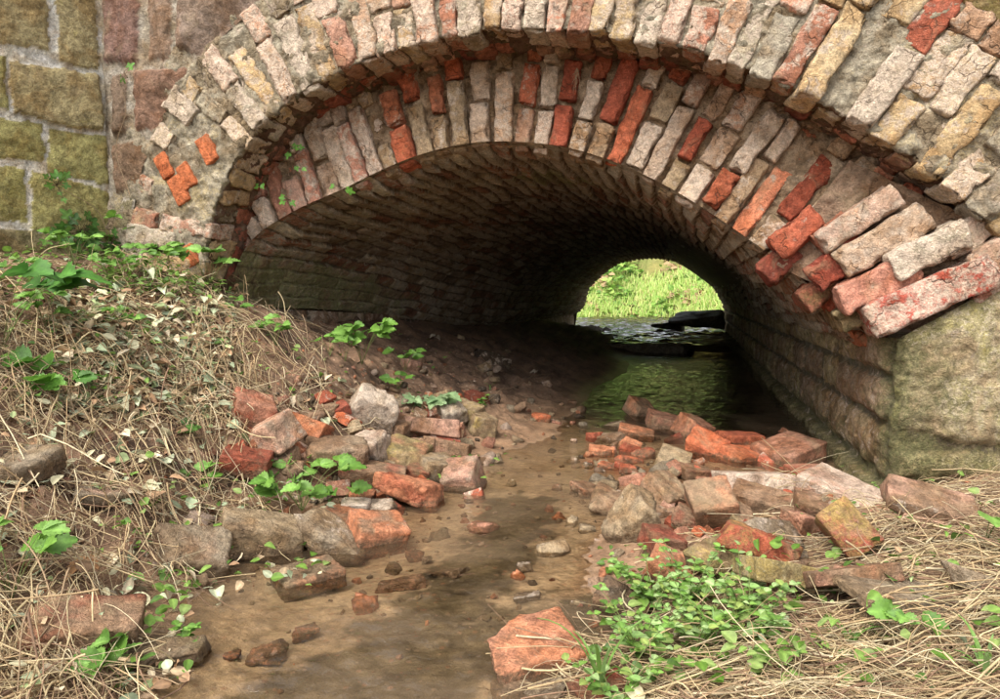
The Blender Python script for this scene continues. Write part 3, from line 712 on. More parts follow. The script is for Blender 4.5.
far = sstep(9.8, 10.4, y)[:, None]; c = lerp(c, lerp(np.array([.10, .14, .03]), np.array([.22, .20, .06]), n2), far)
outg = sstep(2.2, 3.0, np.abs(x+.4))[:, None]*(y < 2)[:, None]; c = lerp(c, np.array([.12, .13, .04]), outg)
wet = sstep(.05, .0, z)*.9+.25*tun
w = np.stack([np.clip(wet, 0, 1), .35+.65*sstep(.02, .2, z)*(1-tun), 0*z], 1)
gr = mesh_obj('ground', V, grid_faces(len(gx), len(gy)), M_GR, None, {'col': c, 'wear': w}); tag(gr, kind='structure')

# water: stream surface with ripples
wx_ = axis(-1.15, .58, .008, -1.3, .60, 1.1); wy_ = axis(.55, 4.6, .009, -3, 6.7, 1.03)
WX, WY = np.meshgrid(wx_, wy_, indexing='ij'); p = np.stack([WX.ravel(), WY.ravel(), 0*WX.ravel()], 1)
sx = p[:, 0]; sy = p[:, 1]
def zone(cx, cy, r): return np.exp(-(((sx-cx)**2+(sy-cy)**2)/r**2))
rip = .0019*fbm(np.stack([sx/.05+sy/.09, sy/.035-sx/.08, 0*sx], 1), 3, .55)*(zone(-.45, .9, .28)+.8*zone(-.55, .7, .2)+.5*zone(-.40, 1.25, .16))*3.6
rip += .0024*fbm(np.stack([sx/.15, sy/.05, 0*sx+5], 1), 3, .6)*sstep(2.3, 3.0, sy)
rip += .00025*fbm(p/.05, 2)
V = p.copy(); V[:, 2] = rip
wtr = mesh_obj('stream_water', V, grid_faces(len(wx_), len(wy_)), M_WATER); tag(wtr, kind='structure')
wx2 = np.linspace(-3.5, 3.5, 120); wy2 = np.linspace(6.5, 15, 260); WX, WY = np.meshgrid(wx2, wy2, indexing='ij'); p = np.stack([WX.ravel(), WY.ravel(), 0*WX.ravel()], 1)
V = p.copy(); V[:, 2] = .085+.026*fbm(p*[5, 12, 1], 3)
w2 = mesh_obj('upstream_water', V, grid_faces(len(wx2), len(wy2)), M_WATER2); tag(w2, kind='structure')

# =============================================================== LOOSE BRICKS AND STONES
def on_ground(px, py, lift=0.):
    d = ray(px, py); t = .3
    ts = np.arange(.4, 14, .004); P = CAM+d*ts[:, None]; hh = np.maximum(H(P[:, 0], P[:, 1]), -.02)+lift
    k = np.argmax(P[:, 2] < hh); return P[k]
TR = cube_template(17, 14, 12, .25)
def chunk(h, cuts, seed, rough=1., rnd=.12, kind='b'):
    """a star-shaped block bounded by planes: six sides of the box and the broken faces"""
    g = np.random.default_rng(int(seed)); D = TR[0]*h
    nrm = [np.array(v, float) for v in ((1, 0, 0), (-1, 0, 0), (0, 1, 0), (0, -1, 0), (0, 0, 1), (0, 0, -1))]
    off = [h[0], h[0], h[1], h[1], h[2], h[2]]; brk = [0]*6
    for k in range(6): nrm[k] = nrm[k]+g.normal(size=3)*(.035 if kind == 'b' else .16); nrm[k] /= np.linalg.norm(nrm[k])
    for k in range(cuts):
        v = g.normal(size=3)*np.array([1, 1, .8]); v /= np.linalg.norm(v); sup = (np.abs(v)*h).sum()
        nrm.append(v); off.append(sup*g.uniform(.50, .78)); brk.append(1)
    Nn = np.array(nrm); of = np.array(off)
    for it in range(1):
        q = (D@Nn.T)/of; m = q.max(1); which = q.argmax(1)
        # soft maximum rounds the arrises
        pw = 34 if kind == 'b' else 16
        sm = (np.maximum(q, 0)**pw).sum(1)**(1/pw); P = D/np.maximum(sm, 1e-6)[:, None]
    isb = np.array(brk)[which].astype(float)
    dn = P/np.linalg.norm(P, axis=1)[:, None]; s = g.uniform(0, 90, 3); L = h.max()
    P = P+dn*(fbm(P/(L*.5)+s, 4, .55)*L*.05*rough*(1+isb*.8)+fbm(P/(L*.16)+s, 3, .6)*L*.020*rough*(1+isb))[:, None]
    return P, TR[1], isb
C_ = dict(red=(.36, .10, .055), bright=(.50, .15, .07), orange=(.48, .20, .105), pink=(.43, .25, .18), pale=(.46, .34, .26), dkred=(.26, .075, .045), brown=(.27, .17, .105),
          tan=(.33, .245, .15), grey=(.29, .23, .16), white=(.45, .39, .32), olive=(.25, .20, .10), peach=(.48, .29, .20), dark=(.11, .08, .055), salmon=(.41, .20, .13))
RIGHT, LEFT, BED = 'loose rubble of the heap at the right of the stream', 'loose rubble of the heap at the left of the stream', 'rubble lying in the stream'
# px, py, length px, width px, height px, yaw, tilt x, tilt y, colour, second colour, lime, cuts, kind, group, name, label
RB = [
 (636,436,31,16,11,-15,5,5,'orange','brown',.2,0,'b',RIGHT,'brick_piece','flat orange-brown brick piece low in the water at the left tip of the right heap'),
 (640,414,20,18,18,20,10,8,'brown','orange',.2,1,'b',RIGHT,'brick_piece','small brown lump in the pool, farthest of the right heap'),
 (665,427,32,20,17,-5,4,6,'salmon','brown',.15,0,'b',RIGHT,'brick_piece','brown-red block half in the pool left of a square red one'),
 (693,433,23,22,24,30,8,8,'salmon','orange',.15,0,'b',RIGHT,'brick_piece','squarish salmon brick half standing at the pool edge'),
 (706,453,34,22,20,-35,12,12,'bright','red',.0,1,'b',RIGHT,'brick_piece','bright red half brick sloping down below the squarish salmon one'),
 (737,442,36,24,20,10,5,8,'red','bright',.05,1,'b',RIGHT,'brick_piece','plain red brick end at the pool edge behind the bright flat one'),
 (746,459,42,24,16,25,14,5,'bright','orange',.0,1,'b',RIGHT,'brick_piece','bright orange-red wedge in front of the plain red brick end'),
 (789,458,48,36,26,28,6,-8,'salmon','pink',.25,0,'b',RIGHT,'brick_half','thick rosy half brick at the right end of the pool edge'),
 (753,486,62,30,20,6,-14,3,'pale','pink',.65,0,'b',RIGHT,'brick','pale pink whole-looking brick lying level in the middle of the right heap'),
 (673,465,28,22,18,-25,8,8,'tan','olive',.3,1,'b',RIGHT,'brick_piece','tan wedge at the left of the bright red bricks'),
 (601,455,16,10,7,10,0,5,'orange','bright',.1,2,'f',RIGHT,'brick_chip','outermost orange chip of the scatter left of the tan wedge'),
 (609,467,18,12,7,-20,5,5,'bright','orange',.1,2,'f',RIGHT,'brick_chip','lower left bright chip in the orange chip scatter'),
 (627,461,20,12,8,30,3,5,'bright','red',.0,2,'f',RIGHT,'brick_chip','middle chip of the orange chip scatter'),
 (644,456,20,13,10,15,5,0,'red','orange',.05,2,'f',RIGHT,'brick_chip','right-hand thick chip of the orange chip scatter'),
 (629,471,17,11,8,-10,3,3,'red','bright',.0,2,'f',RIGHT,'brick_chip','small red chip below the middle of the chip scatter'),
 (614,427,20,14,9,-40,10,0,'grey','brown',.2,1,'f',RIGHT,'stone','dull grey stone alone in the shallow water left of the right heap'),
 (842,494,56,34,20,-48,4,10,'pale','pink',.55,0,'b',RIGHT,'brick','whitish-topped brick slanting beside the foot of the stone abutment'),
 (812,481,40,28,20,10,5,5,'salmon','red',.1,1,'b',RIGHT,'brick_piece','reddish brick tucked behind the whitish-topped slanting brick'),
 (768,512,62,26,18,-32,8,4,'brown','salmon',.1,1,'b',RIGHT,'brick','long mud-brown brick below the pale pink level brick'),
 (638,522,36,28,60,8,14,10,'tan','grey',.3,3,'f',RIGHT,'mortar_lump','tall grey lump of mortar at the stream side of the right heap'),
 (712,514,36,28,50,5,15,-8,'brown','orange',.2,1,'b',RIGHT,'brick','tan-brown brick leaning upright below the bright red bricks'),
 (664,496,34,28,34,40,10,5,'brown','tan',.2,2,'f',RIGHT,'stone','muddy brown lump between the tall grey mortar and the tan wedge'),
 (590,492,42,24,12,15,0,4,'brown','orange',.2,2,'f',RIGHT,'stone','low muddy stone at the stream edge left of the tall grey mortar'),
 (610,506,36,26,22,-20,4,8,'brown','tan',.25,2,'f',RIGHT,'stone','rough brown stone leaning on the left of the tall grey mortar'),
 (758,545,58,36,28,-12,-10,12,'red','dkred',.1,3,'f',RIGHT,'brick_half','broken red wedge-shaped brick above the ochre-spotted brick'),
 (664,548,34,28,26,25,5,5,'dkred','brown',.1,1,'b',RIGHT,'brick_piece','dark red block at the foot of the tall grey mortar'),
 (670,574,38,28,28,-30,8,8,'orange','brown',.25,1,'b',RIGHT,'brick_piece','orange-brown block half hidden by the leafy weeds'),
 (783,574,74,34,22,12,-6,6,'olive','grey',.35,0,'b',RIGHT,'brick','brick with yellow lichen and a grey edge above the weeds'),
 (847,542,46,38,40,40,20,15,'dkred','olive',.15,1,'b',RIGHT,'brick_half','tilted dark red half brick with an ochre side in the straw'),
 (850,590,72,40,20,-8,-10,-4,'brown','salmon',.2,0,'b',RIGHT,'brick','broad brown brick lying in straw below the tilted dark red one'),
 (928,522,74,30,26,-22,12,6,'brown','pink',.35,1,'b',RIGHT,'brick','long pinkish-brown brick in the straw below the abutment'),
 (938,528,62,18,10,-25,10,6,'peach','pink',.3,1,'b',RIGHT,'brick_piece','thin peach piece along the long pinkish-brown brick'),
 (915,610,120,18,8,4,1,1,'grey','tan',.3,0,'b',RIGHT,'stone_slab','narrow grey stone slab sunk in the straw at the right'),
 (985,587,50,30,14,-5,1,1,'grey','pink',.3,1,'f',RIGHT,'stone','flat grey stone at the right picture edge'),
 (722,568,40,28,22,35,5,-10,'olive','brown',.2,2,'f',RIGHT,'brick_piece','ochre-green chunk left of the lichen brick'),
 (694,475,26,18,14,10,5,5,'brown','salmon',.2,2,'f',RIGHT,'brick_piece','little brown chunk under the bright red half brick'),
 (688,520,30,22,20,60,10,0,'brown','dkred',.2,2,'f',RIGHT,'stone','dull brown chunk left of the leaning upright brick'),
 (740,520,30,24,20,-60,0,10,'brown','olive',.2,2,'f',RIGHT,'stone','crumbly brown chunk right of the leaning upright brick'),
 (800,535,40,26,18,20,5,10,'salmon','brown',.25,2,'f',RIGHT,'brick_piece','dusty salmon chunk between the two dark red broken bricks'),
 (815,515,34,24,14,-20,5,5,'brown','pink',.3,1,'b',RIGHT,'brick_piece','straw-covered pinkish piece left of the abutment foot'),
 (530,654,86,62,34,18,4,-4,'orange','salmon',.25,3,'b',BED,'brick_half','large many-sided orange brick at the near edge of the stream'),
 (512,692,34,24,14,10,0,0,'brown','tan',.2,2,'f',BED,'stone','brown stone under the near corner of the large orange brick'),
 (548,694,32,22,16,-30,0,0,'grey','tan',.2,2,'f',BED,'stone','grey stone below the right side of the large orange brick'),
 (600,690,50,34,24,20,0,0,'dkred','brown',.2,2,'f',BED,'brick_piece','dark reddish stone among grass blades at the bottom'),
 (623,600,40,28,20,-20,5,5,'dark','brown',.1,2,'f',RIGHT,'stone','dark brown stone at the water edge left of the leafy weeds'),
 (252,416,34,26,32,25,8,10,'salmon','red',.25,0,'b',LEFT,'brick_half','rosy red half brick highest on the left bank'),
 (274,440,34,30,38,-25,10,-10,'peach','grey',.45,1,'b',LEFT,'brick_half','pale orange brick with a grey shadow side just below the highest one'),  # grey second colour puts the brick's shaded side into its colour
 (313,435,34,24,20,-10,-12,8,'orange','bright',.1,1,'b',LEFT,'brick_piece','clean orange wedge on bare soil of the left bank'),
 (247,471,42,26,24,5,5,5,'dkred','red',.15,0,'b',LEFT,'brick_half','dark red brick end under straw at the left of the heap'),
 (303,457,26,16,8,-30,10,5,'peach','pale',.5,2,'f',LEFT,'brick_chip','peach-coloured flake between the dark red end and the heap'),
 (373,416,36,30,44,10,15,10,'white','pale',.8,3,'f',LEFT,'stone','whitish upright stone at the top of the left heap'),
 (396,432,28,24,22,-15,5,5,'brown','pink',.3,1,'b',LEFT,'brick_piece','small dull brick right of the whitish upright stone'),
 (428,433,48,24,18,22,-10,4,'pink','brown',.3,0,'b',LEFT,'brick','pink-brown brick pointing at the pale green-stained stone'),
 (451,422,26,18,20,-60,10,10,'white','olive',.6,2,'f',LEFT,'stone','pale stone with green stains under the bluish leaves'),
 (468,415,28,22,24,-35,5,5,'tan','brown',.2,1,'b',LEFT,'brick_piece','ochre block at the far right tip of the left heap'),
 (482,429,22,18,24,20,5,5,'tan','grey',.3,1,'b',LEFT,'brick_piece','narrow tan block standing right of the ochre one'),
 (448,451,40,24,18,-4,-5,4,'brown','salmon',.25,0,'b',LEFT,'brick','level brown brick under the pink-brown one'),
 (370,453,32,28,34,-20,10,0,'pale','grey',.55,2,'f',LEFT,'stone','yellowish pale stone below the whitish upright one'),
 (404,461,40,28,24,-25,5,5,'olive','salmon',.2,2,'b',LEFT,'brick_half','mossy brown brick in the middle of the left heap'),
 (336,461,54,36,34,15,8,5,'brown','grey',.3,2,'f',LEFT,'stone','large dusty brown lump left of the yellowish pale stone'),
 (436,473,32,26,28,35,5,5,'tan','grey',.35,1,'b',LEFT,'brick_piece','sandy grey block left of the pink-topped one'),
 (463,481,30,26,36,-8,10,-5,'pink','grey',.35,1,'b',LEFT,'brick_half','pink-topped block with grey front at the water side'),
 (410,500,50,34,28,-15,-8,6,'orange','red',.15,2,'f',LEFT,'brick_half','big broken orange brick low in the left heap'),
 (372,481,58,24,20,5,5,5,'brown','dkred',.3,1,'b',LEFT,'brick','long shadowed brown brick above the crumbly mortar'),
 (356,508,26,20,17,15,0,0,'white','grey',.7,2,'f',LEFT,'mortar_lump','left one of two crumbly whitish mortar lumps'),
 (380,511,30,20,17,-15,0,0,'white','grey',.7,2,'f',LEFT,'mortar_lump','right one of two crumbly whitish mortar lumps'),
 (362,497,22,14,10,10,5,5,'orange','peach',.15,1,'f',LEFT,'brick_chip','small orange chip behind the whitish mortar lumps'),
 (342,524,40,26,16,-18,5,5,'orange','grey',.3,1,'b',LEFT,'brick_piece','orange slab set in mortar left of the orange-topped block'),
 (377,538,46,34,34,28,5,5,'orange','grey',.35,0,'b',LEFT,'brick_half','orange-topped block with grey sides at the water edge'),
 (338,546,62,36,32,-12,5,5,'grey','tan',.5,2,'f',LEFT,'mortar_lump','big grey mortared chunk at the foot of the left heap'),
 (262,546,70,40,36,22,4,6,'tan','grey',.35,0,'b',LEFT,'stone_block','big sandy square-cut stone at the edge of the stream'),
 (308,579,54,38,18,32,3,-3,'tan','orange',.3,0,'b',BED,'brick_half','tan half brick with orange ends lying alone in the stream'),
 (80,634,100,44,34,18,6,4,'brown','dkred',.25,1,'b',LEFT,'brick','long reddish-brown brick half buried at the lower left'),
 (192,556,64,40,30,12,8,5,'grey','brown',.3,2,'f',LEFT,'stone','muddy grey stone under wilted leaves left of the square-cut stone'),
 (270,656,38,22,14,0,0,0,'salmon','brown',.4,2,'f',BED,'pebble','oval pinkish-brown pebble in the near stream'),
 (304,634,24,14,8,25,0,0,'orange','bright',.0,2,'f',BED,'brick_chip','orange chip just under the water below the tan half brick'),
 (232,658,16,10,6,0,0,0,'orange','brown',.0,2,'f',BED,'brick_chip','tiny orange chip left of the oval pebble'),
 (540,418,14,11,11,0,0,0,'bright','orange',.1,2,'f',BED,'brick_chip','small bright orange lump alone on the dark mud'),
 (414,556,18,12,9,10,0,0,'orange','salmon',.1,2,'f',BED,'pebble','round orange pebble right of the orange-topped block'),
 (427,562,9,7,5,0,0,0,'white','pale',.6,1,'f',BED,'pebble','tiny white pebble touching the round orange one'),
 (447,573,36,16,6,-5,0,0,'pale','tan',.4,2,'f',BED,'stone','flat pale stone under the rippled water'),
 (402,584,40,18,8,8,0,0,'peach','salmon',.4,2,'f',BED,'stone','long peach-coloured stone left of the flat pale one'),
 (525,569,13,10,7,0,0,0,'white','pale',.7,1,'f',BED,'pebble','white pebble in mid-stream'),
 (527,598,22,12,6,0,0,0,'white','pale',.6,1,'f',BED,'pebble','flat white pebble above the large orange brick'),
 (412,366,16,13,12,20,0,5,'pink','salmon',.4,1,'f',LEFT,'brick_chip','little pink chip beside the raspberry seedling'),
 (20,472,60,40,26,10,5,5,'grey','brown',.3,2,'f',LEFT,'stone','grey-brown clod of stone under dry stems at the left edge'),
 (105,500,44,30,18,30,5,5,'grey','pink',.3,2,'f',LEFT,'stone','dusty pinkish stone on the dark soil of the left bank'),
 (160,655,70,36,14,20,4,4,'grey','olive',.3,2,'f',LEFT,'stone','flat grey-green stone at the lower left water edge'),
 (290,470,26,18,14,10,3,3,'brown','tan',.2,2,'f',LEFT,'stone','dull brown stone right of the dark red brick end'),
 (330,410,22,16,14,10,3,3,'brown','tan',.2,2,'f',LEFT,'stone','small earthy stone above the clean orange wedge'),
 (392,480,26,20,18,40,3,3,'tan','brown',.3,2,'f',LEFT,'stone','small tan stone above the big broken orange brick'),
 (420,478,22,20,18,-10,3,3,'brown','dkred',.3,2,'f',LEFT,'stone','small dark stone between the mossy brick and the sandy grey block'),
]
def rot(yaw, tx, ty):
    a, b, c = [math.radians(v) for v in (yaw, tx, ty)]
    Rz = np.array([[math.cos(a), -math.sin(a), 0], [math.sin(a), math.cos(a), 0], [0, 0, 1]])
    Rx = np.array([[1, 0, 0], [0, math.cos(b), -math.sin(b)], [0, math.sin(b), math.cos(b)]])
    Ry = np.array([[math.cos(c), 0, math.sin(c)], [0, 1, 0], [-math.sin(c), 0, math.cos(c)]])
    return Rz@Rx@Ry
for i, (px, py, L, W, Hh, yaw, tx, ty, ca, cb, lime, cuts, kd, grp, nm, lab) in enumerate(RB):
    p0 = on_ground(px, py); dm = float((p0-CAM)@cF); k = dm/FPX
    el = math.asin(-ray(px, py)[2]/np.linalg.norm(ray(px, py)))
    # apparent height = W*sin(el) + H*cos(el); widths given are lengths across, so take the depth from a brick's proportions
    hL, hW, hH = L*k*.55, max(W*1.2, L*.5)*k*.54, Hh*k*.5*.86
    c = on_ground(px, py, hH*.55); dm = float((c-CAM)@cF)
    P, F, isb = chunk(np.array([hL, hW, hH]), cuts, 100+i*7, rough=.8 if kd == 'b' else 1.5, kind=kd)
    tm_ = 1.0 if nm == 'stone_slab' or grp == BED or px > 730 and py < 500 else 2.1
    P = P@rot(yaw+math.degrees(YAW), tx*tm_, ty*tm_).T
    gz = float(np.mean(H(c[0]+P[::40, 0], c[1]+P[::40, 1])))
    if grp == BED or gz < .0: gz = max(gz, -.02)
    lo = P[:, 2].min(); zc = gz-lo-(P[:, 2].max()-lo)*(.20 if kd == 'b' else .28)
    zc = max(zc, c[2]-.02)+(.016 if px > 700 and py > 500 and grp == RIGHT else 0)
    g = np.random.default_rng(i); A = np.array(C_[ca])*g.uniform(.88, 1.1); Bc = np.array(C_[cb])
    t = np.clip(sstep(-.1, .5, fbm(P/(hL*.9)+i*3.3, 3))+isb*.25, 0, 1)[:, None]*.65
    col = A*(1-t)+Bc*t
    up = sstep(-.5, 1., P[:, 2]/np.abs(P[:, 2]).max())
    low = sstep(.01, -.012, P[:, 2]+zc-np.maximum(gz, 0)-.012)
    wear = np.stack([np.full(len(P), lime*.75+.05), np.full(len(P), .12+(.35 if 'lichen' in lab or 'ochre' in lab or 'moss' in lab else 0)), np.clip(.46-.12*('bright' in lab or 'clean' in lab)+.45*low, 0, 1)], 1)
    o = mesh_obj(nm, P, F, M_LOOSE, None, {'col': col, 'wear': wear}, loc=(c[0], c[1], zc))
    tag(o, lab, {'brick': 'brick', 'brick_half': 'brick', 'brick_piece': 'brick', 'brick_chip': 'brick chip', 'stone': 'stone', 'stone_slab': 'stone', 'stone_block': 'stone', 'mortar_lump': 'mortar lump', 'pebble': 'pebble'}[nm], grp)
# smaller broken pieces packed between the big ones
CN = dict(red='red', orange='orange', salmon='salmon', brown='brown', bright='bright red', tan='tan', dkred='dark red', pink='pink'); used = set()
anch = [(r[0], r[1], r[15]) for r in RB if len(r[15].split()) <= 11]
for grp, lab, boxes in [(RIGHT, 'small angular red-brown brick fragment packed between larger bricks of the right heap', [(590, 440, 680, 490, 16), (640, 470, 800, 560, 46), (690, 430, 800, 480, 6), (640, 560, 880, 600, 12)]),
                        (LEFT, 'small angular red-brown brick fragment packed between larger bricks of the left heap', [(240, 400, 340, 480, 20), (330, 400, 480, 500, 44), (320, 490, 400, 560, 12), (200, 520, 320, 570, 8)])]:
    for (x0, y0, x1, y1, n) in boxes:
        for k in range(n):
            a, b = rng.uniform(x0, x1), rng.uniform(y0, y1); c = on_ground(a, b); kk = float((c-CAM)@cF)/FPX; sz = rng.uniform(7, 14)*kk
            P, F, isb = chunk(np.array([sz, sz*rng.uniform(.5, .8), sz*rng.uniform(.4, .7)]), int(rng.integers(1, 4)), 3000+a*7+k, rough=1., kind='b')
            P = P@rot(rng.uniform(0, 360), rng.normal()*22, rng.normal()*22).T; ck = str(rng.choice(['red', 'orange', 'salmon', 'brown', 'bright', 'tan', 'brown', 'dkred', 'pink'])); cl = C_[ck]
            an = min(anch, key=lambda q: math.hypot(q[0]-a, q[1]-b)); dx, dy = a-an[0], b-an[1]
            rel = ('left of' if dx < 0 else 'right of') if abs(dx) > abs(dy) else ('behind' if dy < 0 else 'in front of')
            lb = CN[ck]+' fragment '+rel+' the '+an[2]
            if lb in used or len(lb.split()) > 16: continue
            used.add(lb); o = mesh_obj('brick_fragment', P, F, M_LOOSE, None, {'col': np.tile(np.array(cl)*rng.uniform(.8, 1.1), (len(P), 1)), 'wear': np.tile([rng.uniform(.1, .5), .1, .35], (len(P), 1))}, loc=(c[0], c[1], float(H(c[0], c[1]))+sz*.22))
            tag(o, lb, 'brick fragment', lab.replace('small angular red-brown brick fragment', 'small brick fragments'))
# rock ledge and boulders at the far end of the tunnel
for (px, py, L, W, Hh, nm, lab) in [(640, 349, 90, 26, 7, 'rock_ledge', 'dark wet rock ledge across the stream deep inside the tunnel'),
                                 (698, 320, 46, 18, 9, 'boulder', 'dark boulder against the right wall at the far tunnel mouth'),
                                 (668, 326, 26, 12, 5, 'rock', 'black rock breaking the white water left of the boulder')]:
    Yd = {'rock_ledge': 6.7, 'boulder': 8.6, 'rock': 8.8}[nm]; c = at_y(px, py, Yd); k = Yd/FPX
    P, F, isb = chunk(np.array([L*k*.5, W*k*.8, Hh*k*.6]), 2, 900+px, rough=1.8, kind='f')
    o = mesh_obj(nm, P, F, M_WET, None, {'col': np.tile([.10, .085, .06], (len(P), 1)), 'wear': np.tile([.2, .1, .3], (len(P), 1))}, loc=tuple(c)); tag(o, lab, 'rock')
# small rubble and gravel nobody could count
Bt = Batch(); TS = cube_template(3, 3, 3, .1)
spots = []
for (px, py, sx_, sy_, n) in [(610, 462, 30, 14, 60), (660, 480, 60, 30, 120), (740, 520, 80, 40, 140), (400, 470, 60, 40, 160), (330, 430, 50, 35, 120), (470, 460, 40, 30, 70), (560, 520, 50, 40, 30), (330, 560, 60, 20, 60), (500, 600, 60, 40, 25),
                              (250, 600, 70, 50, 30), (560, 420, 40, 15, 30), (450, 385, 60, 25, 60), (640, 620, 50, 40, 60), (420, 620, 90, 50, 25), (120, 500, 90, 50, 160), (820, 560, 90, 60, 120), (355, 380, 40, 20, 60)]:
    for j in range(n):
        q = (px+rng.normal()*sx_, py+rng.normal()*sy_)
        if q[1] > 335 and q[1] < 760: spots.append(q)
for q in spots:
    p = on_ground(*q); k = float((p-CAM)@cF)/FPX; sz = rng.lognormal(.1, .6)*2.3*k
    hh = np.array([sz, sz*rng.uniform(.5, 1), sz*rng.uniform(.35, .7)]); D = TS[0]/np.linalg.norm(TS[0], axis=1)[:, None]
    P = TS[0]*.5+D*.6; P = P*hh*(1+.42*noise3(D*1.6+rng.uniform(0, 99)))[:, None]
    P = P@rot(rng.uniform(0, 360), rng.normal()*25, rng.normal()*25).T
    cl = C_[rng.choice(['orange', 'brown', 'tan', 'salmon', 'pale', 'grey', 'brown', 'tan', 'dark'])]
    Bt.add(P+[p[0], p[1], H(p[0], p[1])+hh[2]*.3], TS[1], np.array(cl)*rng.uniform(.6, 1.), (rng.uniform(0, .5), .1, rng.uniform(.1, .5)))
tag(Bt.build('gravel', M_LOOSE, None), 'small brick crumbs and gravel scattered over the mud and banks', 'gravel', kind='stuff')
#PLANTS
# =============================================================== PLANTS, STRAW, LITTER
def unit(v): return v/(np.linalg.norm(v, axis=-1, keepdims=True)+1e-9)
def leaf_tmpl(n=9, serr=.0, wmax=.36, tip=1.0, teeth=7):
    """unit leaf along +x; rows of five vertices"""
    V = []
    for i in range(n+1):
        t = i/n; w = wmax*(math.sin(math.pi*min(1, t**.75))**.8 if 0 < t < 1 else 0.)
        if serr and 0 < t < 1: w *= 1+serr*(1 if i % 2 else -1)
        if t == 0: w = .02
        for k in (-1, -.5, 0, .5, 1): V.append((t-(.06 if abs(k) == 1 and serr and i % 2 == 0 else 0), k*w, t))
    V = np.array(V); return V, grid_faces(n+1, 5)
L_SER = leaf_tmpl(12, .13, .36); L_OV = leaf_tmpl(6, 0, .33); L_THIN = leaf_tmpl(4, 0, .22); L_ROUND = leaf_tmpl(7, 0, .46)
def ivy_tmpl():
    th = np.linspace(-math.pi*.86, math.pi*.86, 27); r = .38+.34*np.abs(np.cos(th*2.5/1.0))**1.6*np.exp(-(th/2.4)**2)+.1*np.exp(-(th/.4)**2)
    V = [(.3, 0, .3)]; 
    for k in (.55, 1.): V += [(.3+k*a*math.cos(b), k*a*math.sin(b), k) for a, b in zip(r, th)]
    n = len(th); F = [[0, 1+i, 2+i, 2+i] for i in range(n-1)]
    F3 = np.array([[0, 1+i, 2+i] for i in range(n-1)]); F4 = np.array([[1+i, 1+n+i, 2+n+i, 2+i] for i in range(n-1)])
    return np.array(V), [F3, F4]
L_IVY = ivy_tmpl()
class Leaves:
    def __init__(s): s.V = []; s.F = []; s.C = []; s.n = 0
    def add(s, tm, pos, d, up, L, col, curl=.15, fold=.25, wscale=1.):
        pos = np.atleast_2d(pos); N = len(pos); d = unit(np.broadcast_to(d, (N, 3)).astype(float)); up = np.broadcast_to(up, (N, 3)).astype(float)
        side = unit(np.cross(up, d)); u = np.cross(d, side); L = np.broadcast_to(L, (N,)); curl = np.broadcast_to(curl, (N,)); fold = np.broadcast_to(fold, (N,))
        T = tm[0]; x = T[:, 0][None]; y = T[:, 1][None]*np.broadcast_to(wscale, (N,))[:, None]
        z = -curl[:, None]*x*x+fold[:, None]*np.abs(y)+.03*np.sin(9*x+40*pos[:, :1])*np.abs(y)*3
        V = pos[:, None, :]+L[:, None, None]*(x[..., None]*d[:, None]+y[..., None]*side[:, None]+z[..., None]*u[:, None])
        m = T.shape[0]; col = np.broadcast_to(col, (N, 3)); mid = np.exp(-(T[:, 1]/.035)**2)
        C = col[:, None, :]*(1+.35*mid[None, :, None])*(1-.12*(np.abs(np.sin(T[:, 0]*22+np.abs(T[:, 1])*14)) < .25))[None, :, None]
        off = s.n+np.arange(N)[:, None, None]*m
        for F in (tm[1] if isinstance(tm[1], list) else [tm[1]]): s.F.append((F[None]+off).reshape(-1, F.shape[1]))
        s.V.append(V.reshape(-1, 3)); s.C.append(C.reshape(-1, 3)); s.n += N*m
    def build(s, name, mat, parent=None, loc=None):
        V = np.vstack(s.V); F3 = [f for f in s.F if f.shape[1] == 3]; F4 = [f for f in s.F if f.shape[1] == 4]
        F = ([np.vstack(F3)] if F3 else [])+([np.vstack(F4)] if F4 else [])
        return mesh_obj(name, V-(0 if loc is None else np.array(loc)), F, mat, parent, {'col': np.vstack(s.C)})
def tubes(path, rad, sides=4, taper=.5):
    N, M, _ = path.shape; t = unit(np.gradient(path, axis=1)); ref = np.array([.31, .17, .93]); a = unit(np.cross(t, ref)); b = np.cross(t, a)
    th = np.arange(sides)*2*math.pi/sides; rr = np.broadcast_to(rad, (N,))[:, None, None, None]*(1-taper*np.linspace(0, 1, M))[None, :, None, None]
    V = path[:, :, None, :]+rr*(np.cos(th)[None, None, :, None]*a[:, :, None, :]+np.sin(th)[None, None, :, None]*b[:, :, None, :])
    i = np.arange(M-1)[:, None]*sides; k = np.arange(sides)[None]; k2 = (k+1) % sides
    F = np.stack([i+k, i+k2, i+sides+k2, i+sides+k], -1).reshape(-1, 4)
    F = (F[None]+(np.arange(N)*M*sides)[:, None, None]).reshape(-1, 4); return V.reshape(-1, 3), F, M*sides
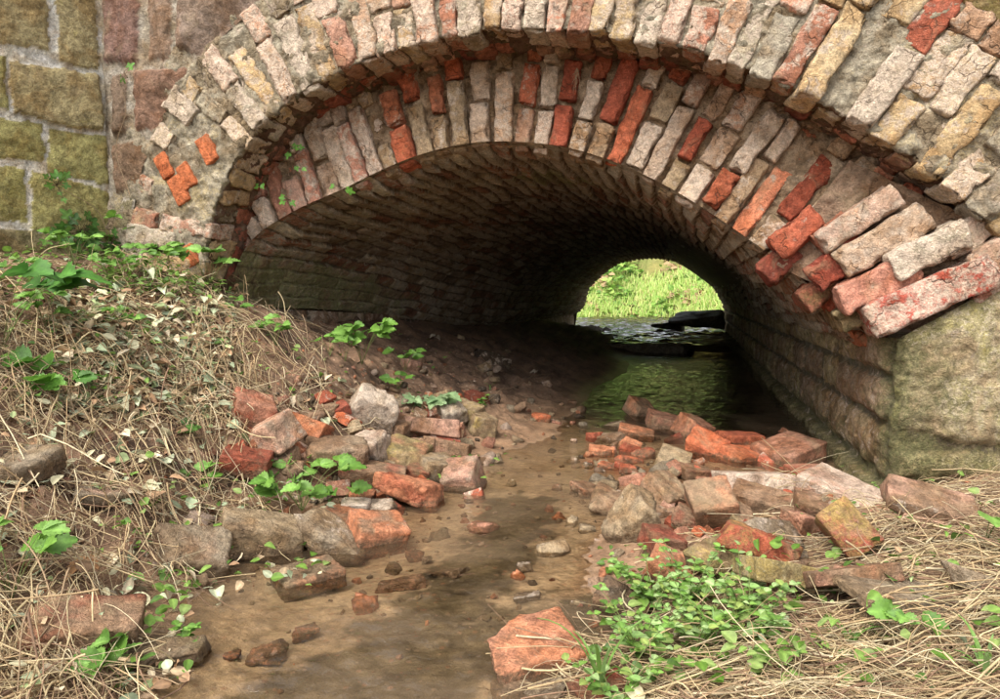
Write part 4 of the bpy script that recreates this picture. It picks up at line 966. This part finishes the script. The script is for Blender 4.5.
def strands(pts, ang, L, rad, lift, arch, bend, cols, M=9):
    """thin stems lying over the ground"""
    N = len(pts); t = np.linspace(-.5, .5, M)[None]; a = ang[:, None]+bend[:, None]*t*2+.12*np.cumsum(rng.normal(size=(N, M))*.35, 1)
    st = L[:, None]/(M-1); dx = np.cumsum(np.cos(a)*st, 1); dy = np.cumsum(np.sin(a)*st, 1)
    X = pts[:, :1]+dx-dx.mean(1, keepdims=True); Y = pts[:, 1:2]+dy-dy.mean(1, keepdims=True); Y = np.minimum(Y, 30)
    Z = np.maximum(H(X, Y), 0); k = np.array([1, 2, 3, 2, 1])/9.
    Zs = np.stack([np.convolve(np.pad(z_, 2, 'edge'), k, 'valid') for z_ in Z]); Zs = np.maximum(Zs, Z-.004)
    Zs = Zs+lift[:, None]+arch[:, None]*(1-4*t*t)+rng.normal(size=(N, 1))*.0+rad[:, None]
    Zs = Zs+ (rng.uniform(-1, 1, (N, 1))*lift[:, None]*1.2)*t*2
    return np.stack([X, Y, Zs], -1)
def px_points(boxes):
    out = []
    for (x0, y0, x1, y1, n) in boxes:
        for _ in range(n):
            out.append(on_ground(rng.uniform(x0, x1), rng.uniform(y0, y1))[:2])
    return np.array(out)
STRAW = np.array([(.52, .40, .23), (.36, .25, .15), (.62, .52, .34), (.44, .31, .17), (.26, .16, .10), (.56, .45, .26)])
def straw(name, label, boxes, ang0, spread, Lr, rr, lift, arch):
    p = px_points(boxes)
    if name == 'dry_grass': p = np.vstack([p, np.column_stack([rng.uniform(.6, 2.3, 1300), rng.uniform(.5, 1.95, 1300)])])   # the bank goes on to the right
    N = len(p); dist = np.hypot(p[:, 0], p[:, 1])
    L = rng.uniform(*Lr, N)*rng.choice([.4, .7, 1.], N); 
    V, F, m = tubes(strands(p, rng.normal(ang0, spread, N), L, rng.uniform(*rr, N), rng.exponential(lift, N), rng.exponential(arch, N), rng.normal(0, .45, N)*rng.choice([.4, 1., 2.2], N), None), rng.uniform(*rr, N)*rng.choice([.8, 1., 1.7], N), 4, .45)
    c = np.repeat(STRAW[rng.integers(0, 6, N)]*rng.uniform(.7, 1.15, (N, 1)), m, axis=0)
    return tag(mesh_obj(name, V, F, M_DRY, None, {'col': c}), label, name.replace('_', ' '), kind='stuff')
straw('dry_stems', 'tangle of dry brown stems and straw over the left bank',
      [(-60, 262, 235, 330, 500), (-60, 330, 260, 430, 1100), (-60, 430, 230, 530, 330), (-60, 530, 110, 720, 330), (190, 290, 330, 440, 420), (110, 520, 200, 600, 90), (240, 400, 420, 480, 60), (200, 500, 300, 560, 60), (10, 640, 160, 720, 120)],
      math.radians(-50), .75, (.06, .34), (.0005, .0014), .014, .012)
straw('dry_grass', 'pale dry grass stalks strewn over the right bank',
      [(760, 480, 1060, 560, 420), (860, 530, 1060, 620, 560), (640, 625, 1060, 720, 1300), (700, 480, 830, 560, 60), (560, 640, 700, 720, 160), (640, 540, 800, 640, 120), (880, 470, 1060, 500, 200)],
      math.radians(-10), .6, (.06, .30), (.0004, .0011), .009, .008)
# single long stems one can tell apart
for i, (a, b, c_, d_, lab, hgt) in enumerate([(0, 300, 60, 225, 'long green stem leaning against the ivy on the left wall', .0), (100, 195, 135, 260, 'thin dead stem climbing the corner of the stone wall', .05),
        (0, 493, 150, 493, 'long pale straw lying level at the left edge', .02), (0, 520, 90, 700, 'dead brown stem arching at the lower left corner', .05), (250, 480, 372, 330, 'dead twig crossing the top of the left heap', .03),
        (440, 430, 555, 375, 'bent thin twig on the dark mud by the tunnel', .03), (700, 590, 560, 700, 'yellow straw blade beside the large orange brick', .02), (640, 565, 780, 690, 'long straw crossing the leafy weeds', .04)]):
    if i < 2: continue
    p0 = on_ground(a, b); p1 = on_ground(c_, d_); t = np.linspace(0, 1, 14)[:, None]; P = p0*(1-t)+p1*t
    P[:, 2] = np.maximum(H(P[:, 0], P[:, 1]), 0)+.004; P[:, 2] = np.maximum(P[:, 2], (p0[2]*(1-t)+p1[2]*t)[:, 0])+hgt*np.sin(math.pi*t[:, 0])
    P[:, 0] += .012*np.sin(t[:, 0]*7+i); P[:, 1] += .01*np.cos(t[:, 0]*9+i)
    V, F, m = tubes(P[None], np.array([.0016]), 6, .5); tag(mesh_obj('twig', V, F, M_DRY, None, {'col': np.tile(STRAW[[2, 1, 2, 1, 3, 1, 2, 5][i]], (len(V), 1))}), lab, 'twig')
# wilted leaves, litter
lt = Leaves(); PALE = np.array([(.42, .45, .30), (.52, .48, .31), (.60, .50, .35), (.34, .40, .25), (.34, .21, .12), (.50, .37, .23), (.28, .34, .16)])
p = px_points([(50, 290, 235, 420, 1500), (-60, 270, 260, 330, 200), (0, 400, 260, 470, 170), (120, 480, 330, 600, 110), (-40, 470, 140, 720, 130), (250, 380, 340, 430, 30), (100, 600, 190, 700, 60), (820, 500, 1040, 700, 70), (640, 600, 850, 720, 50)])
N = len(p); z = np.maximum(H(p[:, 0], p[:, 1]), 0)+rng.exponential(.012, N)+.004; a = rng.uniform(0, 6.28, N)
upv = unit(np.stack([rng.normal(0, .45, N), rng.normal(-.15, .45, N), np.ones(N)], 1)); d = np.stack([np.cos(a), np.sin(a), rng.normal(0, .35, N)], 1)
ci = np.where((p[:, 0] > 0), rng.integers(2, 7, N), rng.integers(0, 7, N))
lt.add(L_OV, np.column_stack([p, z]), d, upv, rng.uniform(.014, .040, N)*np.where(p[:, 0] > 0, .55, 1)*np.where(p[:, 1] < 1.1, .8, 1), PALE[ci]*rng.uniform(.7, 1.2, (N, 1)), rng.uniform(-.3, .7, N), rng.uniform(-.2, .9, N), rng.uniform(.7, 1.5, N))
tag(lt.build('leaf_litter', M_DRY), 'wilted grey-green and beige leaves lying on the banks', 'leaf litter', kind='stuff')
# green seedlings and grass that nobody could count, low on both banks
lt = Leaves(); p = px_points([(-60, 255, 230, 300, 620), (100, 250, 235, 300, 620), (-60, 300, 120, 420, 200), (120, 300, 300, 400, 90), (100, 470, 330, 600, 130), (120, 590, 200, 700, 60), (600, 560, 800, 700, 330), (780, 480, 1050, 700, 190), (300, 340, 460, 470, 60), (380, 440, 520, 500, 30)])
N = len(p); z = np.maximum(H(p[:, 0], p[:, 1]), 0); a = rng.uniform(0, 6.28, N); hgt = rng.uniform(.004, .05, N)
G_ = np.array([(.11, .21, .03), (.16, .28, .05), (.20, .32, .07), (.08, .15, .03), (.24, .33, .10)])
lt.add(L_OV, np.column_stack([p, z+hgt]), np.stack([np.cos(a), np.sin(a), rng.normal(.1, .3, N)], 1), unit(np.stack([rng.normal(0, .4, N), rng.normal(-.2, .4, N), np.ones(N)], 1)),
       rng.uniform(.010, .026, N), G_[rng.integers(0, 5, N)], rng.uniform(0, .5, N), rng.uniform(.1, .5, N), rng.uniform(.8, 1.4, N))
tag(lt.build('ground_cover', M_LEAF), 'tiny green seedlings spread over the banks', 'ground cover', kind='stuff')

G1 = [(.10, .21, .035), (.14, .28, .045), (.18, .33, .07)]
G2 = [(.05, .12, .025), (.07, .16, .03), (.10, .20, .04)]
G3 = [(.20, .30, .14), (.16, .26, .12), (.26, .36, .18)]
def plant(px, py, label, cat, style='tri', n=5, h=.08, L=.035, pal=G1, spread=.6, name='seedling', group=None, base=None, face=None, seed=0):
    g = np.random.default_rng(seed+int(px*7+py)); b = on_ground(px, py) if base is None else np.array(base)
    if base is None: b[2] = max(float(H(b[0], b[1])), -.01)
    root = tag(empty(name, tuple(b)), label, cat, group); paths = []; lv = Leaves()
    f = np.array([0, 0, 1.]) if face is None else np.array(face, float)
    for k in range(n):
        a = g.uniform(0, 6.28); hh = h*g.uniform(.55, 1.15)*(1.3 if style == 'tri' else 1.)
        if face is None: tipv = np.array([math.cos(a)*spread*hh, math.sin(a)*spread*hh, hh])
        else:
            sd = np.cross(f, [0, 0, 1.]); tipv = sd*g.normal()*h+np.array([0, 0, 1.])*g.normal()*h*.7+f*g.uniform(.012, .035)
        t = np.linspace(0, 1, 7)[:, None]; P = tipv*t+np.array([0, 0, 1.])*(.18*hh*np.sin(math.pi*t)) if face is None else tipv*t+f*.015*np.sin(math.pi*t)
        paths.append(P); tp = P[-1]
        out = unit(np.array([tipv[0], tipv[1], .15*hh])) if face is None else unit(tipv-f*(tipv@f)+np.array([0, 0, -.3*h]))
        if style == 'tri':
            for q, (da, sc) in enumerate(((0, 1.15), (1.15, .85), (-1.15, .85))):
                ca, sa = math.cos(da), math.sin(da); dd = np.array([out[0]*ca-out[1]*sa, out[0]*sa+out[1]*ca, out[2]+g.normal()*.15])
                lv.add(L_SER, tp, dd, unit(np.array([g.normal()*.25, -.75+g.normal()*.25, .8])), L*1.15*sc*g.uniform(.8, 1.15), np.array(pal[g.integers(len(pal))])*g.uniform(.85, 1.15), g.uniform(.1, .5), g.uniform(.15, .4), g.uniform(.95, 1.2))
        elif style == 'pair':
            m = int(g.integers(3, 6))
            for q in range(m):
                tt = (q+1)/m; pp = np.array([np.interp(tt, t[:, 0], P[:, i]) for i in range(3)]); aa = a+q*1.57+g.normal()*.3
                for sgn in (0, math.pi):
                    lv.add(L_OV, pp, np.array([math.cos(aa+sgn), math.sin(aa+sgn), .25+.3*g.random()]), unit(np.array([g.normal()*.25, -.2, 1])), L*g.uniform(.6, 1.1)*(1-.35*tt+.2), np.array(pal[g.integers(len(pal))])*g.uniform(.8, 1.2), .25, .25, 1.25)
        elif style == 'ivy':
            lv.add(L_IVY, tp, out+g.normal(size=3)*.35, unit(f+g.normal(size=3)*.3), L*g.uniform(.6, 1.15), np.array(pal[g.integers(len(pal))])*g.uniform(.8, 1.2), g.uniform(.0, .35), .12)
        elif style == 'round':
            lv.add(L_ROUND, tp, out, unit(np.array([g.normal()*.3, -.6, 1])), L*g.uniform(.8, 1.1), np.array(pal[g.integers(len(pal))]), .3, .15)
        elif style == 'blade': pass
    V, F, m = tubes(np.array(paths), np.full(len(paths), .0009 if style != 'ivy' else .0011), 5, .4)
    mesh_obj('stem', V, F, M_LEAF, root, {'col': np.tile([.16, .20, .06] if style != 'ivy' else [.13, .09, .05], (len(V), 1))})
    lv.build('foliage', M_LEAF, root); return root
plant(2, 352, 'big dark green bramble leaves at the left picture edge', 'bramble', n=9, h=.13, L=.075, pal=[(.05, .14, .025), (.07, .19, .03), (.04, .11, .02)], spread=.7, name='bramble')
plant(62, 408, 'bramble shoot with toothed leaves right of the big dark one', 'bramble', n=5, h=.07, L=.05, pal=[(.08, .20, .03), (.12, .26, .04)], name='bramble')
plant(12, 600, 'green leafy shoot among straw at the lower left edge', 'seedling', n=7, h=.09, L=.038, pal=G1)
plant(210, 290, 'bright green nettle-like shoot against the foot of the arch', 'seedling', n=6, h=.09, L=.045, pal=G1)
plant(150, 290, 'green shoot between the wall corner and the arch foot', 'seedling', n=8, h=.10, L=.03, pal=G1)
plant(110, 285, 'green shoot under the ivy at the wall foot', 'seedling', n=7, h=.09, L=.028, pal=G1)
plant(75, 268, 'leafy green shoot directly below the large dark ivy clump', 'seedling', n=9, h=.08, L=.03, pal=G1)
plant(130, 262, 'tall green shoot in the corner between stone wall and arch', 'seedling', n=9, h=.11, L=.034, pal=G1)
plant(172, 276, 'green shoot standing before the orange brick low on the arch foot', 'seedling', n=8, h=.08, L=.03, pal=G1)
plant(45, 330, 'green shoot among beige wilted leaves on the left bank', 'seedling', n=6, h=.06, L=.03, pal=G1)
plant(125, 335, 'small green shoot in the middle of the wilted leaves', 'seedling', n=5, h=.05, L=.026, pal=G1)
plant(330, 357, 'low leafy sprig at the left end of the raspberry seedlings', 'seedling', n=4, h=.05, L=.028, pal=G1)
plant(405, 372, 'leafy sprig on the mud right of the raspberry seedlings', 'seedling', n=5, h=.06, L=.032, pal=G1)
plant(20, 300, 'green shoot at the foot of the left wall', 'seedling', n=6, h=.08, L=.028, pal=G1)
plant(235, 318, 'small light shoot just right of the arch foot', 'seedling', n=4, h=.05, L=.028, pal=G1)
plant(276, 348, 'light green shoot on the bank crest below the tunnel wall', 'seedling', n=6, h=.07, L=.034, pal=G1)
plant(362, 366, 'raspberry seedling with bright toothed leaves at the tunnel entrance', 'seedling', n=11, h=.12, L=.046, pal=G1)
plant(345, 362, 'smaller raspberry seedling just left of the bright one at the tunnel entrance', 'seedling', n=3, h=.07, L=.034, pal=G1)
plant(398, 392, 'light green shoot between raspberry seedling and bluish leaves', 'seedling', n=5, h=.05, L=.030, pal=G1)
plant(428, 412, 'low plant with curled bluish-green leaves above the left heap', 'seedling', style='tri', n=16, h=.05, L=.045, pal=G3, spread=1.3, name='low_herb')
plant(302, 512, 'bright broad-leaved seedling growing among the left heap', 'seedling', n=12, h=.08, L=.044, pal=G1, spread=.9)
plant(342, 508, 'small leaf pair hanging over the whitish mortar lumps', 'seedling', n=2, h=.05, L=.04, pal=G1)
plant(212, 497, 'single folded green leaf on the bank left of the dark red brick end', 'seedling', n=2, h=.05, L=.04, pal=G1)
plant(196, 440, 'little dark green ivy sprig in the straw', 'seedling', n=3, h=.03, L=.025, pal=G2)
plant(483, 408, 'tiny two-leaved sprout on the wet mud', 'seedling', style='pair', n=2, h=.05, L=.02, pal=G1)
plant(186, 645, 'small sprout in the muddy water at the lower left', 'seedling', style='pair', n=3, h=.03, L=.016, pal=G1)
plant(125, 690, 'green sprout at the very bottom left of the stream', 'seedling', n=5, h=.04, L=.03, pal=G1)
plant(985, 545, 'plant with round light green leaves at the right picture edge', 'seedling', style='round', n=4, h=.07, L=.05, pal=G1, name='round_leaved_plant')
plant(905, 640, 'small shoot in the dry grass at the lower right', 'seedling', n=4, h=.04, L=.022, pal=G1)
plant(878, 500, 'small sprig at the foot of the stone abutment', 'seedling', style='pair', n=3, h=.04, L=.016, pal=G1)
W_ = 'leafy weed clumps on the right bank'
for (a, b, n, lab) in [(650, 610, 26, 'leftmost of the leafy weed clumps, trailing over dark red brick'), (690, 612, 26, 'tallest leafy weed clump, just below the lichen-spotted bricks'), (742, 622, 16, 'leafy weed clump right under the brick with yellow lichen'),
                       (640, 665, 26, 'leafy weed clump beside the large orange brick'), (695, 655, 30, 'middle leafy weed clump above the bottom straw'), (750, 650, 18, 'thin leafy weed clump fading into the dry grass'),
                       (615, 712, 10, 'leafy weed clump cut by the bottom edge')]:
    plant(a, b, lab, 'weed', style='pair', n=int(n*.62), h=.085, L=.0165, pal=[(.17, .30, .06), (.22, .36, .11), (.30, .42, .17), (.12, .23, .045), (.26, .34, .09)], spread=.85, name='weed_clump', group=W_)
for (a, b, n, h, lab) in [(600, 700, 7, .17, 'tuft of long green grass blades at the bottom right of the large orange brick'), (715, 655, 7, .14, 'grass blades rising from the leafy weeds'),
                          (985, 690, 9, .10, 'green grass tuft in the lower right corner'), (850, 655, 7, .07, 'short green grass tuft in the straw'), (490, 390, 5, .05, 'sparse grass tuft on the dark mud'),
                          (395, 500, 4, .04, 'tiny grass tuft in the left heap'), (160, 250, 8, .10, 'grass tuft at the foot of the wall corner'), (240, 560, 5, .05, 'thin grass tuft on the sandy stone')]:
    bb = on_ground(a, b); g = np.random.default_rng(a); P = []
    for k in range(n):
        an = g.uniform(0, 6.28); t = np.linspace(0, 1, 10)[:, None]; hh = h*g.uniform(.5, 1.1); d = np.array([math.cos(an), math.sin(an), 0])*.55*hh
        P.append(d*t**1.7+np.array([0, 0, hh])*(t-.35*t**3))
    P = np.array(P); sd = unit(np.cross(unit(np.gradient(P, axis=1)), [0, 0, 1.])); wdt = (.0032*(1-np.linspace(0, 1, 10)**2)+.0003)[None, :, None]
    V = np.stack([P-sd*wdt, P+np.array([0, 0, -.0012]), P+sd*wdt], 2).reshape(-1, 3); F = np.concatenate([grid_faces(10, 3)+i*30 for i in range(n)])
    c = np.repeat(np.array([(.17, .30, .07), (.22, .35, .12), (.13, .24, .05)])[g.integers(0, 3, n)], 30, axis=0)
    tag(mesh_obj('grass_tuft', V, F, M_LEAF, None, {'col': c}, loc=(bb[0], bb[1], float(H(bb[0], bb[1])))), lab, 'grass tuft')
# ivy on the walls and on the arch
def on_wing(a, b):
    d = ray(a, b); n = np.array([wd_[1], -wd_[0], 0]); K = np.array([KX, FY, 0]); t = ((K-CAM)@n)/(d@n); return CAM+d*t+n*.02, n
q, n_ = on_wing(78, 232); plant(0, 0, 'large dark ivy clump hanging on the left stone wall', 'ivy', 'ivy', n=34, h=.05, L=.036, pal=G2, name='ivy', base=q, face=n_, seed=1)
q, n_ = on_wing(54, 186); plant(0, 0, 'small ivy sprig above the large dark clump', 'ivy', 'ivy', n=9, h=.025, L=.026, pal=[(.09, .20, .04), (.12, .24, .05)], name='ivy', base=q, face=n_, seed=2)
q, n_ = on_wing(108, 244); plant(0, 0, 'ivy strand low at the corner of the stone wall', 'ivy', 'ivy', n=14, h=.035, L=.026, pal=G2, name='ivy', base=q, face=n_, seed=3)
for i, (a, b, Y, n, lab) in enumerate([(293, 149, 2.15, 4, 'small ivy sprig on the left flank of the inner arch ring'), (266, 184, 2.13, 3, 'tiny ivy leaves below the small sprig on the arch'), (291, 200, 2.15, 3, 'three-lobed ivy leaf low on the inner arch ring'),
                        (128, 78, 1.97, 3, 'thin creeper on the corner stones of the arch'), (300, 160, 2.15, 2, 'lone ivy leaf just under the small arch sprig'), (345, 188, 2.15, 3, 'green moss-like sprig at the lower edge of the inner ring')]):
    q = at_y(a, b, Y-.02); plant(0, 0, lab, 'ivy', 'ivy', n=n, h=.016, L=.024, pal=[(.13, .30, .05), (.10, .24, .04)], name='ivy', base=q, face=(0, -1, 0), seed=10+i)
# dead stems climbing the wall corner
for i, (pts, lab) in enumerate([([(130, 195), (116, 150), (126, 110), (118, 80)], 'dead creeper stem on the joint between wing wall and arch'), ([(112, 262), (98, 215), (72, 196), (60, 190)], 'dead creeper stem linking the two ivy clumps')]):
    P = np.array([at_y(a, b, 1.955 if i == 0 else 1.93) for a, b in pts]); 
    if i: P = np.array([on_wing(a, b)[0] for a, b in pts])
    P2, _ = catmull(P, 24); V, F, m = tubes(P2[None], np.array([.0016]), 5, .5); tag(mesh_obj('creeper_stem', V, F, M_DRY, None, {'col': np.tile([.28, .20, .12], (len(V), 1))}), lab, 'creeper')
# roots hanging from the soffit of the outer ring
for i, (a, b, n, lab) in enumerate([(418, 66, 9, 'tuft of fine roots hanging left of the crown'), (545, 62, 7, 'root strands hanging right of the tall white brick'), (577, 68, 9, 'bunch of roots hanging near the middle red bricks'), (672, 82, 6, 'short root tuft hanging above the right-hand red brick'), (800, 135, 5, 'root wisps on the right flank of the arch')]):
    c = at_y(a, b, 2.16); g = np.random.default_rng(i+40); P = []
    for k in range(n):
        t = np.linspace(0, 1, 9)[:, None]; L = g.uniform(.03, .085); P.append(np.array([g.normal()*.012, g.normal()*.008, -L])*t+np.array([.006*math.sin(k), .004, 0])*np.sin(t*g.uniform(4, 9)))
    V, F, m = tubes(np.array(P), g.uniform(.0006, .0018, n), 5, .7); tag(mesh_obj('hanging_roots', V, F, M_DRY, None, {'col': np.tile([.30, .21, .13], (len(V), 1))}, loc=tuple(c)), lab, 'roots', 'roots hanging from the arch soffit')
# pale crumpled leaves on the dark mud
for a, b, L, lab in [(435, 340, .05, 'crumpled pale leaf on dark mud near the tunnel wall'), (536, 375, .045, 'crumpled pale leaf in the middle of the dark mud'), (484, 326, .04, 'grey crumpled leaf deepest in the tunnel'), (85, 575, .045, 'curled orange-brown leaf on the dark soil at lower left')]:
    c = on_ground(a, b); lv = Leaves(); 
    for k in range(3): lv.add(L_SER, np.array([0, 0, .012+.006*k]), np.array([math.cos(k*1.4+a), math.sin(k*1.4+a), .1]), unit(np.array([.3*k-.3, -.3, 1])), L*(1-.15*k), np.array((.42, .36, .28) if b < 500 else (.42, .22, .10)), .5, .7)
    o = lv.build('wilted_leaf', M_DRY); o.location = tuple(c); tag(o, lab, 'leaf')

# =============================================================== BEYOND THE TUNNEL
N = 16000; X = rng.uniform(-5, 4, N); Y = rng.uniform(13.6, 20, N); Z = H(X, Y)
bump = np.maximum(0, fbm(np.stack([X/.9, Y/.9, 0*X], 1), 3))*.7
lv = Leaves(); a = rng.uniform(0, 6.28, N); keep = sstep(-.3, .1, fbm(np.stack([X/1.4, Y/1.4, 0*X+4], 1), 2)) > rng.uniform(0, 1, N)
X, Y, Z, bump, a = [q[keep] for q in (X, Y, Z, bump, a)]; N = len(X)
cc = np.array([(.16, .30, .05), (.22, .38, .07), (.30, .42, .10), (.10, .20, .04)])[rng.integers(0, 4, N)]
brown = (sstep(-.1, .5, fbm(np.stack([X/.8, Y/.8, 0*X+9], 1), 2)+.35*(X > -.3)-.1) > rng.uniform(0, 1, N)); cc[brown] = np.array([.40, .28, .15])
lv.add(L_THIN, np.column_stack([X, Y, Z+bump*rng.uniform(.2, 1, N)+.02]), np.stack([np.cos(a), np.sin(a), rng.normal(.2, .4, N)], 1), unit(np.stack([rng.normal(0, .5, N), rng.normal(-.6, .4, N), np.ones(N)], 1)), rng.uniform(.07, .17, N), cc, .3, .2, 1.7)
tag(lv.build('undergrowth', M_LEAF), 'bright green undergrowth on the slope seen through the tunnel', 'undergrowth', kind='stuff')
N = 16000; X = rng.uniform(-4, 3, N); Y = rng.uniform(12.9, 15.2, N); Z = H(X, Y); m = (Z > .05); X, Y, Z = X[m], Y[m], Z[m]; N = len(X)
lv = Leaves(); lv.add(leaf_tmpl(3, 0, .06), np.column_stack([X, Y, Z]), np.stack([rng.normal(0, .3, N), rng.normal(0, .3, N), np.ones(N)], 1), np.tile([0, -1., .1], (N, 1)), rng.uniform(.06, .2, N),
       np.array([(.22, .34, .06), (.30, .42, .10), (.40, .42, .14)])[rng.integers(0, 3, N)], .3, 0.)
tag(lv.build('grass', M_LEAF), 'yellow-green grass along the water beyond the tunnel', 'grass', kind='stuff')
for (x, y, r, h, lab) in [(-1.5, 17.2, .9, 1.3, 'leafy green bush on the slope seen left through the tunnel'), (.3, 17.8, .8, 1.1, 'leafy bush at the top centre of the tunnel view'), (1.2, 16.8, .6, .8, 'small bush at the right side of the tunnel view')]:
    n = 2600; d = unit(rng.normal(size=(n, 3))); rr = r*(.55+.45*rng.random(n)**.5)*(1+.35*fbm(d*1.8+x, 3)); P = d*rr[:, None]*[1, 1, h/r*.8]; P[:, 2] += h*.45; P = P[P[:, 2] > -.2]; n = len(P); zb = float(H(x, y))
    root = tag(empty('bush', (x, y, zb)), lab, 'bush'); lv = Leaves(); a = rng.uniform(0, 6.28, n)
    lv.add(L_THIN, P, np.stack([np.cos(a), np.sin(a), rng.normal(0, .5, n)], 1), unit(unit(P)+rng.normal(0, .5, (n, 3))), rng.uniform(.06, .13, n), np.array([(.13, .27, .05), (.18, .34, .06), (.09, .19, .04)])[rng.integers(0, 3, n)], .3, .2, 1.8)
    lv.build('crown', M_LEAF, root); t = np.linspace(0, 1, 6)[:, None]
    V, F, m = tubes(np.array([np.array([dx*r, dy*r, h*.7])*t for dx, dy in ((.3, .1), (-.3, .2), (.0, -.3), (.1, .3))]), np.full(4, .02), 6, .6); mesh_obj('stem', V, F, M_DRY, root, {'col': np.tile([.14, .10, .06], (len(V), 1))})
